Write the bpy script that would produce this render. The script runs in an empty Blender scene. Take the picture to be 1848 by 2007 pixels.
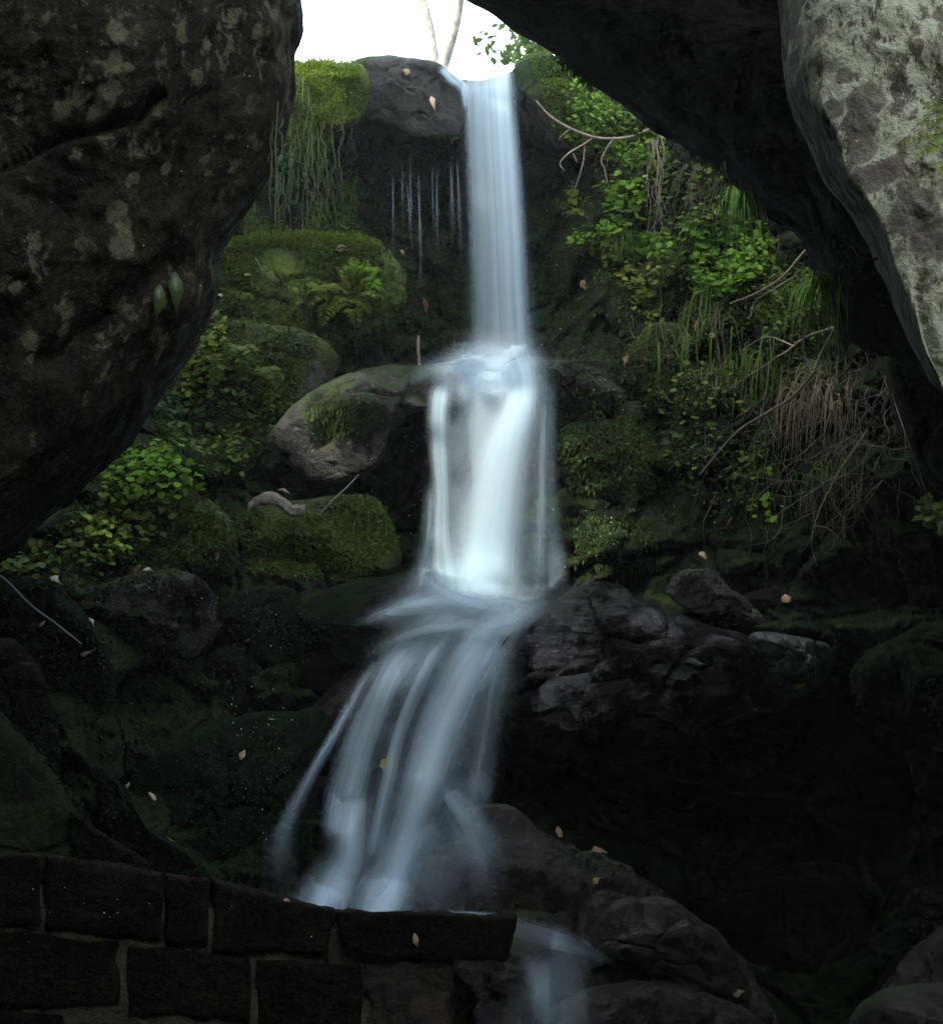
import bpy, math, random
import numpy as np
from mathutils import Vector, Matrix, noise
from mathutils.bvhtree import BVHTree

sc = bpy.context.scene
random.seed(7)
rng = np.random.default_rng(7)

# ------------------------------------------------------------------ camera
F = 2800.0                      # focal length in units of a 1848 x 2007 frame
CX, CY = 924.0, 1003.5
CAM = Vector((0, 0, 1.6))
TILT = math.radians(4)
cam_d = bpy.data.cameras.new('camera')
cam = bpy.data.objects.new('camera', cam_d)
sc.collection.objects.link(cam)
cam.location = CAM
cam.rotation_euler = (math.radians(90) + TILT, 0, 0)
cam_d.sensor_fit = 'VERTICAL'
cam_d.sensor_height = 24
cam_d.lens = 24 * F / 2007
cam_d.clip_end = 500
cam_d.clip_start = 0.05
sc.camera = cam

# ------------------------------------------------------------------ sky, sun, exposure
SUN = Vector((-0.50, -0.42, 0.76)).normalized()      # direction towards the sun
w = bpy.data.worlds.new('World')
sc.world = w
w.use_nodes = True
nt = w.node_tree
nt.nodes.clear()
sky = nt.nodes.new('ShaderNodeTexSky')
sky.sky_type = 'NISHITA'
sky.sun_disc = False
sky.sun_elevation = math.asin(SUN.z)
sky.sun_rotation = math.atan2(SUN.x, SUN.y)
sky.air_density = 1.0
sky.dust_density = 6.0
sky.ozone_density = 0.6
bg = nt.nodes.new('ShaderNodeBackground')
bg.inputs[1].default_value = 0.15
wo = nt.nodes.new('ShaderNodeOutputWorld')
hs = nt.nodes.new('ShaderNodeHueSaturation')
hs.inputs['Saturation'].default_value = 0.62
nt.links.new(sky.outputs[0], hs.inputs['Color'])
nt.links.new(hs.outputs[0], bg.inputs[0])
nt.links.new(bg.outputs[0], wo.inputs[0])
sd = bpy.data.lights.new('sun', 'SUN')
sd.energy = 0.85
sd.angle = math.radians(0.6)
sd.color = (1.0, 0.95, 0.86)
so = bpy.data.objects.new('sun', sd)
sc.collection.objects.link(so)
so.rotation_euler = SUN.to_track_quat('Z', 'Y').to_euler()
so.location = SUN * 30
sc.view_settings.view_transform = 'Standard'
sc.view_settings.look = 'None'
sc.view_settings.exposure = 3.25
sc.view_settings.gamma = 1.0
sc.cycles.use_denoising = True
sc.cycles.max_bounces = 5
sc.cycles.diffuse_bounces = 3
sc.cycles.glossy_bounces = 2
sc.cycles.transparent_max_bounces = 24
sc.cycles.caustics_reflective = False
sc.cycles.caustics_refractive = False
sc.cycles.sample_clamp_indirect = 4

# ------------------------------------------------------------------ helpers
RC = Matrix.Rotation(math.radians(90) + TILT, 3, 'X')
RCn = np.array(RC)
CAMn = np.array(CAM)

def ray(x, y):
    return RC @ Vector(((x - CX) / F, (CY - y) / F, -1.0))

def P(x, y, d):
    return CAM + ray(x, y) * d

def Pn(x, y, d):
    x = np.asarray(x, float); y = np.asarray(y, float); d = np.asarray(d, float)
    v = np.stack([(x - CX) / F * d, (CY - y) / F * d, -d], -1)
    return v @ RCn.T + CAMn

def tag(o, label=None, cat=None, group=None, kind=None):
    if label: o['label'] = label
    if cat: o['category'] = cat
    if group: o['group'] = group
    if kind: o['kind'] = kind
    return o

def empty(name, loc=(0, 0, 0)):
    o = bpy.data.objects.new(name, None)
    o.empty_display_size = 0.1
    o.location = loc
    sc.collection.objects.link(o)
    return o

def mesh_obj(name, verts, faces, mat, parent=None, origin=None, smooth=True, uv=None):
    V = np.asarray(verts, float)
    if origin is None and parent is None:
        origin = (V[:, 0].mean(), V[:, 1].mean(), V[:, 2].min())
    if parent is not None:
        origin = tuple(parent.location)
    V = V - np.array(origin)
    me = bpy.data.meshes.new(name)
    Fa = faces
    if isinstance(Fa, np.ndarray):
        n, k = Fa.shape
        me.vertices.add(len(V)); me.vertices.foreach_set('co', V.ravel())
        me.loops.add(n * k); me.loops.foreach_set('vertex_index', Fa.ravel().astype(np.int32))
        me.polygons.add(n)
        me.polygons.foreach_set('loop_start', np.arange(0, n * k, k, dtype=np.int32))
        me.polygons.foreach_set('loop_total', np.full(n, k, dtype=np.int32))
        me.update(calc_edges=True)
        me.validate()
    else:
        me.from_pydata(V.tolist(), [], Fa)
    if smooth:
        me.polygons.foreach_set('use_smooth', np.ones(len(me.polygons), dtype=bool))
    if uv is not None:
        l = me.uv_layers.new(name='UVMap')
        idx = np.zeros(len(me.loops), dtype=np.int32)
        me.loops.foreach_get('vertex_index', idx)
        l.data.foreach_set('uv', np.asarray(uv, float)[idx].ravel())
    me.materials.append(mat)
    o = bpy.data.objects.new(name, me)
    sc.collection.objects.link(o)
    if parent is not None:
        o.parent = parent
    else:
        o.location = origin
    return o

def catmull(pts, n, closed=False):
    pts = np.asarray(pts, float)
    if closed:
        A = np.vstack([pts[-1:], pts, pts[:2]])
        m = len(pts)
    else:
        A = np.vstack([2 * pts[:1] - pts[1:2], pts, 2 * pts[-1:] - pts[-2:-1]])
        m = len(pts) - 1
    out = []
    K = 16
    for i in range(m):
        p0, p1, p2, p3 = A[i], A[i + 1], A[i + 2], A[i + 3]
        t = (np.arange(K) / K)[:, None]
        out.append(0.5 * ((2 * p1) + (-p0 + p2) * t + (2 * p0 - 5 * p1 + 4 * p2 - p3) * t ** 2
                          + (-p0 + 3 * p1 - 3 * p2 + p3) * t ** 3))
    out.append((pts[:1] if closed else pts[-1:]))
    C = np.vstack(out)
    s = np.concatenate([[0], np.cumsum(np.linalg.norm(np.diff(C, axis=0), axis=1))])
    q = np.linspace(0, s[-1], n + 1 if closed else n)
    R = np.stack([np.interp(q, s, C[:, k]) for k in range(C.shape[1])], -1)
    return R[:-1] if closed else R

def pip(poly, x, y):
    poly = np.asarray(poly, float)
    inside = np.zeros(np.shape(x), bool)
    j = len(poly) - 1
    for i in range(len(poly)):
        xi, yi = poly[i]; xj, yj = poly[j]
        c = ((yi > y) != (yj > y)) & (x < (xj - xi) * (y - yi) / (yj - yi + 1e-12) + xi)
        inside ^= c
        j = i
    return inside

def sample_poly(poly, n):
    poly = np.asarray(poly, float)
    lo, hi = poly.min(0), poly.max(0)
    out = np.zeros((0, 2))
    while len(out) < n:
        q = lo + rng.random((n * 2, 2)) * (hi - lo)
        out = np.vstack([out, q[pip(poly, q[:, 0], q[:, 1])]])
    return out[:n]

SOLID = []          # (verts, faces) of every rock, for resting things on them
def remember(V, Fa):
    SOLID.append((np.asarray(V, float), Fa if isinstance(Fa, list) else Fa.tolist()))

# ------------------------------------------------------------------ materials
def new_mat(name):
    m = bpy.data.materials.new(name)
    m.use_nodes = True
    m.node_tree.nodes.clear()
    return m, m.node_tree

class G:
    """tiny node graph helper"""
    def __init__(s, nt):
        s.nt = nt
    def n(s, t, **kw):
        x = s.nt.nodes.new('ShaderNode' + t)
        for k, v in kw.items():
            setattr(x, k, v)
        return x
    def l(s, a, b):
        s.nt.links.new(a, b)
    def setin(s, node, i, v):
        if v is None: return
        if isinstance(v, bpy.types.NodeSocket): s.l(v, node.inputs[i])
        else: node.inputs[i].default_value = v
    def math(s, op, a, b=None, c=None, clamp=False):
        x = s.n('Math', operation=op); x.use_clamp = clamp
        s.setin(x, 0, a); s.setin(x, 1, b); s.setin(x, 2, c)
        return x.outputs[0]
    def vmath(s, op, a, b=None):
        x = s.n('VectorMath', operation=op)
        s.setin(x, 0, a); s.setin(x, 1, b)
        return x.outputs['Value'] if op in ('DISTANCE', 'LENGTH', 'DOT_PRODUCT') else x.outputs[0]
    def ss(s, v, a, b, lo=0.0, hi=1.0, kind='SMOOTHSTEP'):
        x = s.n('MapRange'); x.interpolation_type = kind
        s.setin(x, 0, v); s.setin(x, 1, a); s.setin(x, 2, b); s.setin(x, 3, lo); s.setin(x, 4, hi)
        return x.outputs[0]
    def noise(s, vec, scale, detail=6, rough=0.55, dist=0.0):
        x = s.n('TexNoise'); s.setin(x, 'Vector', vec)
        x.inputs['Scale'].default_value = scale; x.inputs['Detail'].default_value = detail
        x.inputs['Roughness'].default_value = rough; x.inputs['Distortion'].default_value = dist
        return x
    def map(s, vec, scale=(1, 1, 1), rot=(0, 0, 0), loc=(0, 0, 0)):
        x = s.n('Mapping'); s.l(vec, x.inputs[0])
        x.inputs[1].default_value = loc; x.inputs[2].default_value = rot; x.inputs[3].default_value = scale
        return x.outputs[0]
    def mix(s, f, a, b):
        x = s.n('Mix', data_type='RGBA')
        s.setin(x, 0, f); s.setin(x, 6, a if isinstance(a, bpy.types.NodeSocket) else (*a, 1))
        s.setin(x, 7, b if isinstance(b, bpy.types.NodeSocket) else (*b, 1))
        return x.outputs[2]

def rock_mat(name, dark, light, moss=0.0, mossc=((0.018, 0.035, 0.004), (0.07, 0.11, 0.008)), rough=0.45,
             bump=0.5, scale=3.0, lichen=None, wet=0.5, strata=0.0, seed=0.0, spots=None, spotc=None, patches=None, patchy=False):
    m, nt = new_mat(name)
    g = G(nt)
    out = g.n('OutputMaterial'); b = g.n('BsdfPrincipled')
    g.l(b.outputs[0], out.inputs[0])
    tc = g.n('TexCoord').outputs['Object']
    co = g.map(tc, loc=(seed * 3.1, seed * 1.7, seed))
    nA = g.noise(co, scale, 9, 0.62, 0.4).outputs[0]
    nB = g.noise(co, scale * 6, 8, 0.6).outputs[0]
    nC = g.noise(co, scale * 28, 4, 0.7).outputs[0]
    f = g.math('ADD', g.math('MULTIPLY', nA, 0.6), g.math('MULTIPLY', nB, 0.4))
    f = g.ss(f, 0.38, 0.62)
    col = g.mix(f, dark, light)
    grain = g.ss(nC, 0.35, 0.75, 0.6, 1.25)
    mm = g.n('Mix', data_type='RGBA', blend_type='MULTIPLY'); mm.inputs[0].default_value = 1
    g.l(col, mm.inputs[6]); g.l(grain, mm.inputs[7]); col = mm.outputs[2]
    if lichen:
        lc, amt, lsc, stretch = lichen
        lco = g.map(co, scale=(1, 1, stretch))
        L1 = g.noise(lco, lsc, 8, 0.72, 0.3).outputs[0]
        L2 = g.noise(co, lsc * 0.16, 3, 0.5).outputs[0]
        v = g.n('TexVoronoi'); g.l(g.vmath('ADD', co, g.vmath('SCALE', g.noise(co, 9, 3).outputs[1])), v.inputs['Vector'])
        v.inputs['Scale'].default_value = lsc * 0.55
        blob = g.ss(v.outputs['Distance'], 0.16, 0.30, 1, 0)
        cov = g.math('ADD', L1, g.math('MULTIPLY', g.math('SUBTRACT', L2, 0.5), 0.4))
        mk = g.ss(cov, 0.60 - amt, 0.68 - amt)
        mk2 = g.math('MULTIPLY', blob, g.ss(L2, 0.5 - amt, 0.62 - amt))
        mk = g.math('MAXIMUM', mk, g.math('MULTIPLY', mk2, 0.4))
        lcol = g.mix(g.ss(nC, 0.3, 0.7), tuple(c * 0.75 for c in lc), lc)
        col = g.mix(mk, col, lcol)
    if spots:
        dmin = None
        wob = g.math('MULTIPLY', g.math('SUBTRACT', g.noise(co, 14, 8, 0.75).outputs[0], 0.5), 3.2)
        for (p, r) in spots:
            d = g.math('DIVIDE', g.vmath('DISTANCE', tc, tuple(p)), r)
            dmin = d if dmin is None else g.math('MINIMUM', dmin, d)
        mk = g.ss(g.math('ADD', dmin, wob), 0.75, 1.15, 1, 0)
        col = g.mix(g.math('MULTIPLY', g.math('MULTIPLY', mk, g.ss(nC, 0.3, 0.6, 0.55, 1.0)), 0.75), col, spotc or (0.3, 0.32, 0.22))
    if patches:
        dmin = None
        wob = g.math('MULTIPLY', g.math('SUBTRACT', g.noise(co, 10, 6, 0.7).outputs[0], 0.5), 1.6)
        for (p, r) in patches:
            d = g.math('DIVIDE', g.vmath('DISTANCE', tc, tuple(p)), r)
            dmin = d if dmin is None else g.math('MINIMUM', dmin, d)
        mk = g.ss(g.math('ADD', dmin, wob), 0.85, 1.1, 1, 0)
        col = g.mix(g.math('MULTIPLY', mk, 0.85), col, (0.075, 0.065, 0.045))
    rr = g.ss(nB, 0.35, 0.65, rough * 0.65, min(1, rough * 1.4))
    if patchy:
        pw = g.noise(co, scale * 1.3, 6, 0.6).outputs[0]
        rr = g.ss(pw, 0.44, 0.62, 0.5, 0.16)
        g.l(g.ss(pw, 0.46, 0.64, 0.05, 0.9), b.inputs['Specular IOR Level'])
    if moss > 0:
        geo = g.n('NewGeometry')
        nz = g.n('SeparateXYZ'); g.l(geo.outputs['Normal'], nz.inputs[0])
        mn = g.noise(co, 2.6, 6, 0.6).outputs[0]
        mf = g.math('ADD', g.math('MULTIPLY', nz.outputs[2], 0.28), mn)
        mk = g.ss(mf, 0.78 - moss * 0.5, 0.92 - moss * 0.5)
        mv = g.noise(co, 7, 6, 0.7).outputs[0]
        mc = g.mix(g.ss(mv, 0.36, 0.66), mossc[0], mossc[1])
        mc2 = g.n('Mix', data_type='RGBA', blend_type='MULTIPLY'); mc2.inputs[0].default_value = 1
        g.l(mc, mc2.inputs[6]); g.l(grain, mc2.inputs[7])
        col = g.mix(mk, col, mc2.outputs[2])
        x = g.n('Mix', data_type='FLOAT'); g.l(mk, x.inputs[0]); g.l(rr, x.inputs[2]); x.inputs[3].default_value = 0.95
        rr = x.outputs[0]
    g.l(col, b.inputs['Base Color']); g.l(rr, b.inputs['Roughness'])
    if not patchy: b.inputs['Specular IOR Level'].default_value = wet
    h = g.math('ADD', g.math('MULTIPLY', nA, 1.0), g.math('ADD', g.math('MULTIPLY', nB, 0.42), g.math('MULTIPLY', nC, 0.16)))
    if strata:
        st = g.noise(g.map(co, scale=(1.2, 1.2, 9), rot=(0.1, 0.45, 0)), 1.6, 5, 0.6).outputs[0]
        h = g.math('ADD', h, g.math('MULTIPLY', st, strata))
    bp = g.n('Bump'); bp.inputs['Strength'].default_value = bump; bp.inputs['Distance'].default_value = 0.06
    g.l(h, bp.inputs['Height']); g.l(bp.outputs[0], b.inputs['Normal'])
    return m

def leaf_mat(name, c0, c1, c2, trans=0.35, rough=0.6):
    m, nt = new_mat(name)
    g = G(nt)
    out = g.n('OutputMaterial')
    geo = g.n('NewGeometry')
    r = geo.outputs['Random Per Island']
    cr = g.n('ValToRGB')
    cr.color_ramp.elements[0].color = (*c0, 1); cr.color_ramp.elements[1].color = (*c2, 1)
    e = cr.color_ramp.elements.new(0.5); e.color = (*c1, 1)
    big = g.noise(g.n('TexCoord').outputs['Object'], 3.0, 3).outputs[0]
    g.l(g.math('ADD', g.math('MULTIPLY', r, 0.6), g.ss(big, 0.3, 0.7, 0.0, 0.4)), cr.inputs[0])
    d = g.n('BsdfPrincipled'); d.inputs['Roughness'].default_value = rough
    d.inputs['Specular IOR Level'].default_value = 0.3
    t = g.n('BsdfTranslucent')
    g.l(cr.outputs[0], d.inputs['Base Color'])
    tcn = g.n('Mix', data_type='RGBA', blend_type='MULTIPLY'); tcn.inputs[0].default_value = 1
    g.l(cr.outputs[0], tcn.inputs[6]); tcn.inputs[7].default_value = (1.3, 1.35, 0.6, 1)
    g.l(tcn.outputs[2], t.inputs[0])
    mx = g.n('MixShader'); mx.inputs[0].default_value = trans
    g.l(d.outputs[0], mx.inputs[1]); g.l(t.outputs[0], mx.inputs[2]); g.l(mx.outputs[0], out.inputs[0])
    return m

def plain_mat(name, c, rough=0.7, var=0.35, sc_=30, spec=0.4):
    m, nt = new_mat(name)
    g = G(nt)
    out = g.n('OutputMaterial'); b = g.n('BsdfPrincipled'); g.l(b.outputs[0], out.inputs[0])
    co = g.n('TexCoord').outputs['Object']
    nn = g.noise(co, sc_, 5, 0.6).outputs[0]
    col = g.mix(g.ss(nn, 0.35, 0.65), tuple(x * (1 - var) for x in c), tuple(min(1, x * (1 + var)) for x in c))
    g.l(col, b.inputs['Base Color']); b.inputs['Roughness'].default_value = rough
    b.inputs['Specular IOR Level'].default_value = spec
    bp = g.n('Bump'); bp.inputs['Strength'].default_value = 0.4; bp.inputs['Distance'].default_value = 0.01
    g.l(nn, bp.inputs['Height']); g.l(bp.outputs[0], b.inputs['Normal'])
    return m

def water_mat(name, op=0.9, edge=0.3, f0=0.02, f1=0.02, freq=7.0, vfreq=0.35, lo=0.35, seed=0.0, col=(0.64, 0.83, 0.93), fine=0.4, tl=0.12):
    m, nt = new_mat(name)
    g = G(nt)
    out = g.n('OutputMaterial')
    uv = g.n('UVMap').outputs[0]
    s = g.n('SeparateXYZ'); g.l(uv, s.inputs[0])
    u, v = s.outputs[0], s.outputs[1]
    iu = g.math('SUBTRACT', 1.0, u); iv = g.math('SUBTRACT', 1.0, v)
    e = g.math('MULTIPLY', g.ss(u, 0.0, edge), g.ss(iu, 0.0, edge))
    ed = g.math('MULTIPLY', g.ss(v, 0.0, f0), g.ss(iv, 0.0, f1))
    n1 = g.noise(g.map(uv, scale=(freq, vfreq, 1), loc=(seed, seed * 0.7, 0)), 1.0, 3, 0.5, 0.1).outputs[0]
    n2 = g.noise(g.map(uv, scale=(freq * 4.5, vfreq * 1.2, 1), loc=(seed * 2, seed, 0)), 1.0, 2, 0.5).outputs[0]
    st = g.ss(g.math('ADD', n1, g.math('MULTIPLY', g.math('SUBTRACT', n2, 0.5), fine)), 0.34, 0.66, lo, 1.0)
    a = g.math('MULTIPLY', g.math('MULTIPLY', e, ed), g.math('MULTIPLY', st, op))
    a = g.math('MINIMUM', a, 1.0)
    d = g.n('BsdfDiffuse'); d.inputs[0].default_value = (*col, 1)
    t = g.n('BsdfTranslucent'); t.inputs[0].default_value = (*col, 1)
    mx = g.n('MixShader'); mx.inputs[0].default_value = tl
    g.l(d.outputs[0], mx.inputs[1]); g.l(t.outputs[0], mx.inputs[2])
    tr = g.n('BsdfTransparent')
    m2 = g.n('MixShader'); g.l(a, m2.inputs[0]); g.l(tr.outputs[0], m2.inputs[1]); g.l(mx.outputs[0], m2.inputs[2])
    g.l(m2.outputs[0], out.inputs[0])
    return m

# ------------------------------------------------------------------ rock builder
def rock(name, label, outline, depth, tf, tb, mat, tilt=(0, 0), seg=180, rings=54, amp=0.085, p=2.3, planes=9,
         seed=None, cracks=(), cat='boulder', group=None, center=None, freq=None, cut=(0.62, 0.93), edge_keep=0.45,
         dents=(), kind=None, parent=None, facet=1.0):
    seed = seed if seed is not None else (sum(map(ord, label or name)) % 997) * 1.37
    C = catmull(outline, seg, closed=True)
    c0 = np.array(center, float) if center is not None else C.mean(0)
    def dep(x, y):
        return depth + tilt[0] * (x - c0[0]) / 1000.0 + tilt[1] * (y - c0[1]) / 1000.0
    ts = np.sin(np.linspace(0, math.pi / 2, rings + 1))[1:]
    V = []; info = []
    size = (C.max(0) - C.min(0)).mean() * depth / F * 0.5
    freq = freq or 1.1 / size
    prof = lambda t: max(0.0, 1 - t ** p) ** (1 / p)
    # front centre, front rings outwards, back rings inwards, back centre
    layers = [(0.0, -1)] + [(t, -1) for t in ts] + [(t, 1) for t in ts[::-1][1:]] + [(0.0, 1)]
    pts = []
    for (t, s) in layers:
        if t == 0.0:
            xy = c0[None, :]
        else:
            xy = c0 + (C - c0) * t
        dd = dep(xy[:, 0], xy[:, 1]) + (s * (tf if s < 0 else tb)) * prof(t)
        for (cr, wdt, dpt) in cracks:
            if s < 0:
                cr_ = np.asarray(cr, float)
                dist = np.full(len(xy), 1e9)
                for a, b in zip(cr_[:-1], cr_[1:]):
                    ab = b - a
                    q = np.clip(((xy - a) @ ab) / (ab @ ab), 0, 1)
                    dist = np.minimum(dist, np.linalg.norm(xy - (a + q[:, None] * ab), axis=1))
                dd = dd + dpt * np.exp(-(dist / wdt) ** 2)
        for (dx, dy, r, dpt) in dents:
            if s < 0:
                dd = dd + dpt * np.exp(-(((xy[:, 0] - dx) ** 2 + (xy[:, 1] - dy) ** 2) / (r * r)))
        pts.append((Pn(xy[:, 0], xy[:, 1], dd), t, s))
    body = np.array(P(c0[0], c0[1], dep(c0[0], c0[1]) + 0.0))
    allv = np.vstack([q[0] for q in pts])
    tt = np.concatenate([np.full(len(q[0]), q[1]) for q in pts])
    ss_ = np.concatenate([np.full(len(q[0]), q[2]) for q in pts])
    # flat fracture planes facing the open side
    r_ = np.random.default_rng(int(seed * 100) % 100000)
    vd = np.array(ray(c0[0], c0[1]).normalized())
    for k in range(planes):
        n = r_.normal(size=3); n[2] += 0.35
        n = n / np.linalg.norm(n)
        n = n - vd * (0.55 + 0.5 * r_.random()); n /= np.linalg.norm(n)
        dts = (allv - body) @ n
        h = dts.max() * r_.uniform(*cut)
        over = np.maximum(0, dts - h)
        allv = allv - n * (over * 0.93 * (1 - 0.75 * tt ** 6))[:, None]
    dirs = allv - body
    ln = np.linalg.norm(dirs, axis=1, keepdims=True) + 1e-9
    dirs = dirs / ln
    a = amp * size
    off = Vector((seed, seed * 0.31, -seed * 0.77))
    for i in range(len(allv)):
        q = Vector(allv[i]) * freq + off
        d = noise.fractal(q, 0.85, 2.1, 6) * 0.85 + (noise.ridged_multi_fractal(q * 1.7, 0.8, 2.2, 5, 1.0, 2.0) - 1.1) * 0.5
        wq = q * 1.5 + noise.noise_vector(q * 2.0) * 0.2
        dist, cp = noise.voronoi(wq)
        cv = noise.cell_vector(cp[0] * 5.7)
        d += facet * ((cv.x - 0.5) * 1.2 - max(0.0, 0.16 - (dist[1] - dist[0])) * 4.0 + (wq - cp[0]).dot(cv - Vector((.5, .5, .5))) * 2.0)
        allv[i] += dirs[i] * (a * d * (1 - (1 - edge_keep) * tt[i] ** 4))
    # faces
    Fa = []
    n = seg
    idx = 1
    tri = [(0, 1 + (j + 1) % n, 1 + j) for j in range(n)]
    nl = len(layers) - 2
    J = np.arange(n); J1 = (J + 1) % n
    quads = []
    for k in range(nl - 1):
        a0 = 1 + k * n
        quads.append(np.stack([a0 + J, a0 + J1, a0 + n + J1, a0 + n + J], -1))
    quads = np.vstack(quads)
    last = 1 + nl * n
    a0 = 1 + (nl - 1) * n
    tri2 = [(last, a0 + j, a0 + (j + 1) % n) for j in range(n)]
    faces = [tuple(map(int, t)) for t in tri] + quads.tolist() + [tuple(map(int, t)) for t in tri2]
    o = mesh_obj(name, allv, faces, mat, parent=parent)
    remember(allv, faces)
    if parent is None:
        tag(o, label, cat, group, kind)
    return o

# ================================================================== THE SETTING
MOSS_D = ((0.006, 0.014, 0.003), (0.020, 0.042, 0.006))
MOSS_B = ((0.05, 0.09, 0.006), (0.16, 0.22, 0.012))
M_cliff = rock_mat('cliff_rock', (0.007, 0.006, 0.004), (0.03, 0.025, 0.016), moss=0.75, mossc=MOSS_D, rough=0.65, bump=0.9, scale=2.5, wet=0.15)
M_wet = rock_mat('wet_dark_rock', (0.004, 0.0035, 0.002), (0.016, 0.013, 0.008), moss=0.15, mossc=((0.003, 0.009, 0.003), (0.007, 0.018, 0.006)), rough=0.2, bump=1.0, scale=4.0, wet=0.5, patchy=True)
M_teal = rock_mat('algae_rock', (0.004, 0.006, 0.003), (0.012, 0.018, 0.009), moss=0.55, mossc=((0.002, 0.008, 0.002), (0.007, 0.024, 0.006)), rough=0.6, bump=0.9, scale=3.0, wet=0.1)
M_mossy = rock_mat('mossy_rock', (0.016, 0.015, 0.008), (0.06, 0.055, 0.03), moss=0.8, mossc=((0.016, 0.032, 0.003), (0.06, 0.095, 0.006)), rough=0.6, bump=0.7, scale=4.0)
M_jag = rock_mat('black_glossy_rock', (0.002, 0.002, 0.0012), (0.008, 0.0065, 0.004), moss=0.2, mossc=((0.003, 0.010, 0.005), (0.006, 0.02, 0.009)), rough=0.12, bump=0.8, scale=4.0, wet=0.6, strata=0.8, patchy=True)
M_brown = rock_mat('brown_wet_rock', (0.006, 0.004, 0.002), (0.038, 0.024, 0.014), moss=0.08, rough=0.22, bump=1.0, scale=5.0, wet=0.6, strata=0.3)
M_grey = rock_mat('grey_cap_rock', (0.012, 0.012, 0.011), (0.072, 0.072, 0.064), moss=0.28, mossc=((0.02, 0.04, 0.004), (0.07, 0.11, 0.01)), rough=0.6, bump=0.9, scale=4.0, strata=0.4, wet=0.2)
M_sun = rock_mat('half_mossed_rock', (0.02, 0.019, 0.012), (0.10, 0.095, 0.07), moss=0.5, mossc=((0.01, 0.03, 0.006), (0.05, 0.08, 0.012)), rough=0.35, bump=0.9, scale=6.0)
M_bright = rock_mat('bright_moss_rock', (0.03, 0.03, 0.012), (0.08, 0.08, 0.03), moss=1.0, mossc=((0.035, 0.06, 0.004), (0.10, 0.15, 0.008)), rough=0.8, bump=0.6, scale=4.0)
M_pool = rock_mat('stone_ground', (0.015, 0.013, 0.010), (0.05, 0.045, 0.035), moss=0.3, rough=0.5, bump=0.8, scale=3.0)
M_slab = rock_mat('dark_slab_rock', (0.005, 0.004, 0.0025), (0.016, 0.013, 0.008), moss=0.0, rough=0.8, bump=0.8, scale=1.8, strata=0.5, wet=0.06)

# cliff: depth table in metres over frame columns and rows
XS = np.array([-1600, -500, 0, 300, 600, 760, 900, 1060, 1200, 1400, 1600, 1800, 2300, 3400], float)
YS = np.array([-900, 100, 200, 290, 450, 560, 700, 760, 1000, 1160, 1230, 1500, 1750, 2050, 2700], float)
DT = np.array([
 # -1600 -500   0    300  600  760  900  1060 1200 1400 1600 1800 2300 3400
 [5.0, 7.0, 9.0, 9.8, 10.2,10.2,10.2,10.2, 9.8, 8.8, 8.2, 7.6, 6.0, 3.5],
 [4.6, 6.6, 8.6, 9.4, 9.6, 9.6, 9.7, 9.6, 9.2, 8.4, 8.0, 7.4, 5.6, 3.2],
 [4.5, 6.5, 8.4, 9.1, 9.2, 9.5, 9.7, 9.3, 8.9, 8.2, 7.8, 7.2, 5.5, 3.1],
 [4.5, 6.4, 8.3, 8.9, 9.15,9.7,10.0, 9.6, 8.9, 8.0, 7.6, 7.1, 5.4, 3.1],
 [4.4, 6.3, 8.2, 8.8, 9.05,9.6, 9.9, 9.4, 8.7, 7.8, 7.4, 7.0, 5.3, 3.0],
 [4.4, 6.2, 8.0, 8.5, 8.75,9.2, 9.6, 9.2, 8.5, 7.7, 7.2, 6.9, 5.2, 3.0],
 [4.3, 6.0, 7.7, 8.2, 8.55,8.9, 9.1, 8.8, 8.2, 7.7, 7.1, 6.8, 5.1, 2.9],
 [4.3, 5.8, 7.5, 8.0, 8.3, 8.6, 8.4, 8.2, 8.0, 7.6, 7.0, 6.7, 5.1, 2.9],
 [4.2, 5.6, 6.9, 7.2, 7.65,8.2, 8.1, 7.9, 7.7, 7.3, 6.9, 6.6, 5.1, 2.9],
 [4.1, 5.4, 6.5, 6.85,7.25,7.5, 7.6, 7.5, 7.3, 7.0, 6.9, 6.7, 5.2, 2.9],
 [4.0, 5.2, 6.25,6.7, 6.95,7.05,7.1, 7.0, 6.85,6.7, 6.6, 6.3, 5.2, 2.9],
 [3.8, 4.8, 5.6, 6.4, 6.45,6.6, 6.65,6.85,7.5, 7.6, 7.3, 6.7, 5.2, 2.8],
 [3.6, 4.6, 5.2, 5.85,6.0, 6.0, 5.95,5.75,6.1, 6.8, 6.9, 6.3, 5.1, 2.8],
 [3.3, 4.5, 4.95,5.25,5.3, 5.25,5.2, 5.0, 5.15,5.5, 5.8, 5.3, 4.8, 2.7],
 [3.0, 3.8, 4.2, 4.5, 4.8, 4.8, 4.8, 4.6, 4.7, 4.8, 5.0, 4.8, 4.2, 2.6]])
from_rows = []
def smooth_interp(q, xs):
    i = np.clip(np.searchsorted(xs, q) - 1, 0, len(xs) - 2)
    t = (q - xs[i]) / (xs[i + 1] - xs[i])
    t = np.clip(t, 0, 1)
    return i, 0.5 * t + 0.5 * t * t * (3 - 2 * t)
def cliff_depth(x, y):
    i, tx = smooth_interp(x, XS); j, ty = smooth_interp(y, YS)
    a = DT[j, i] * (1 - tx) + DT[j, i + 1] * tx
    b = DT[j + 1, i] * (1 - tx) + DT[j + 1, i + 1] * tx
    return a * (1 - ty) + b * ty
TOPX = [-1600, -500, 200, 420, 560, 700, 860, 900, 950, 1000, 1040, 1080, 1200, 1400, 1900, 3400]
TOPY = [-800, -700, -300, 60, 128, 126, 128, 155, 160, 142, 118, 108, 130, 60, -500, -800]
nx, ny = 420, 560
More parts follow.
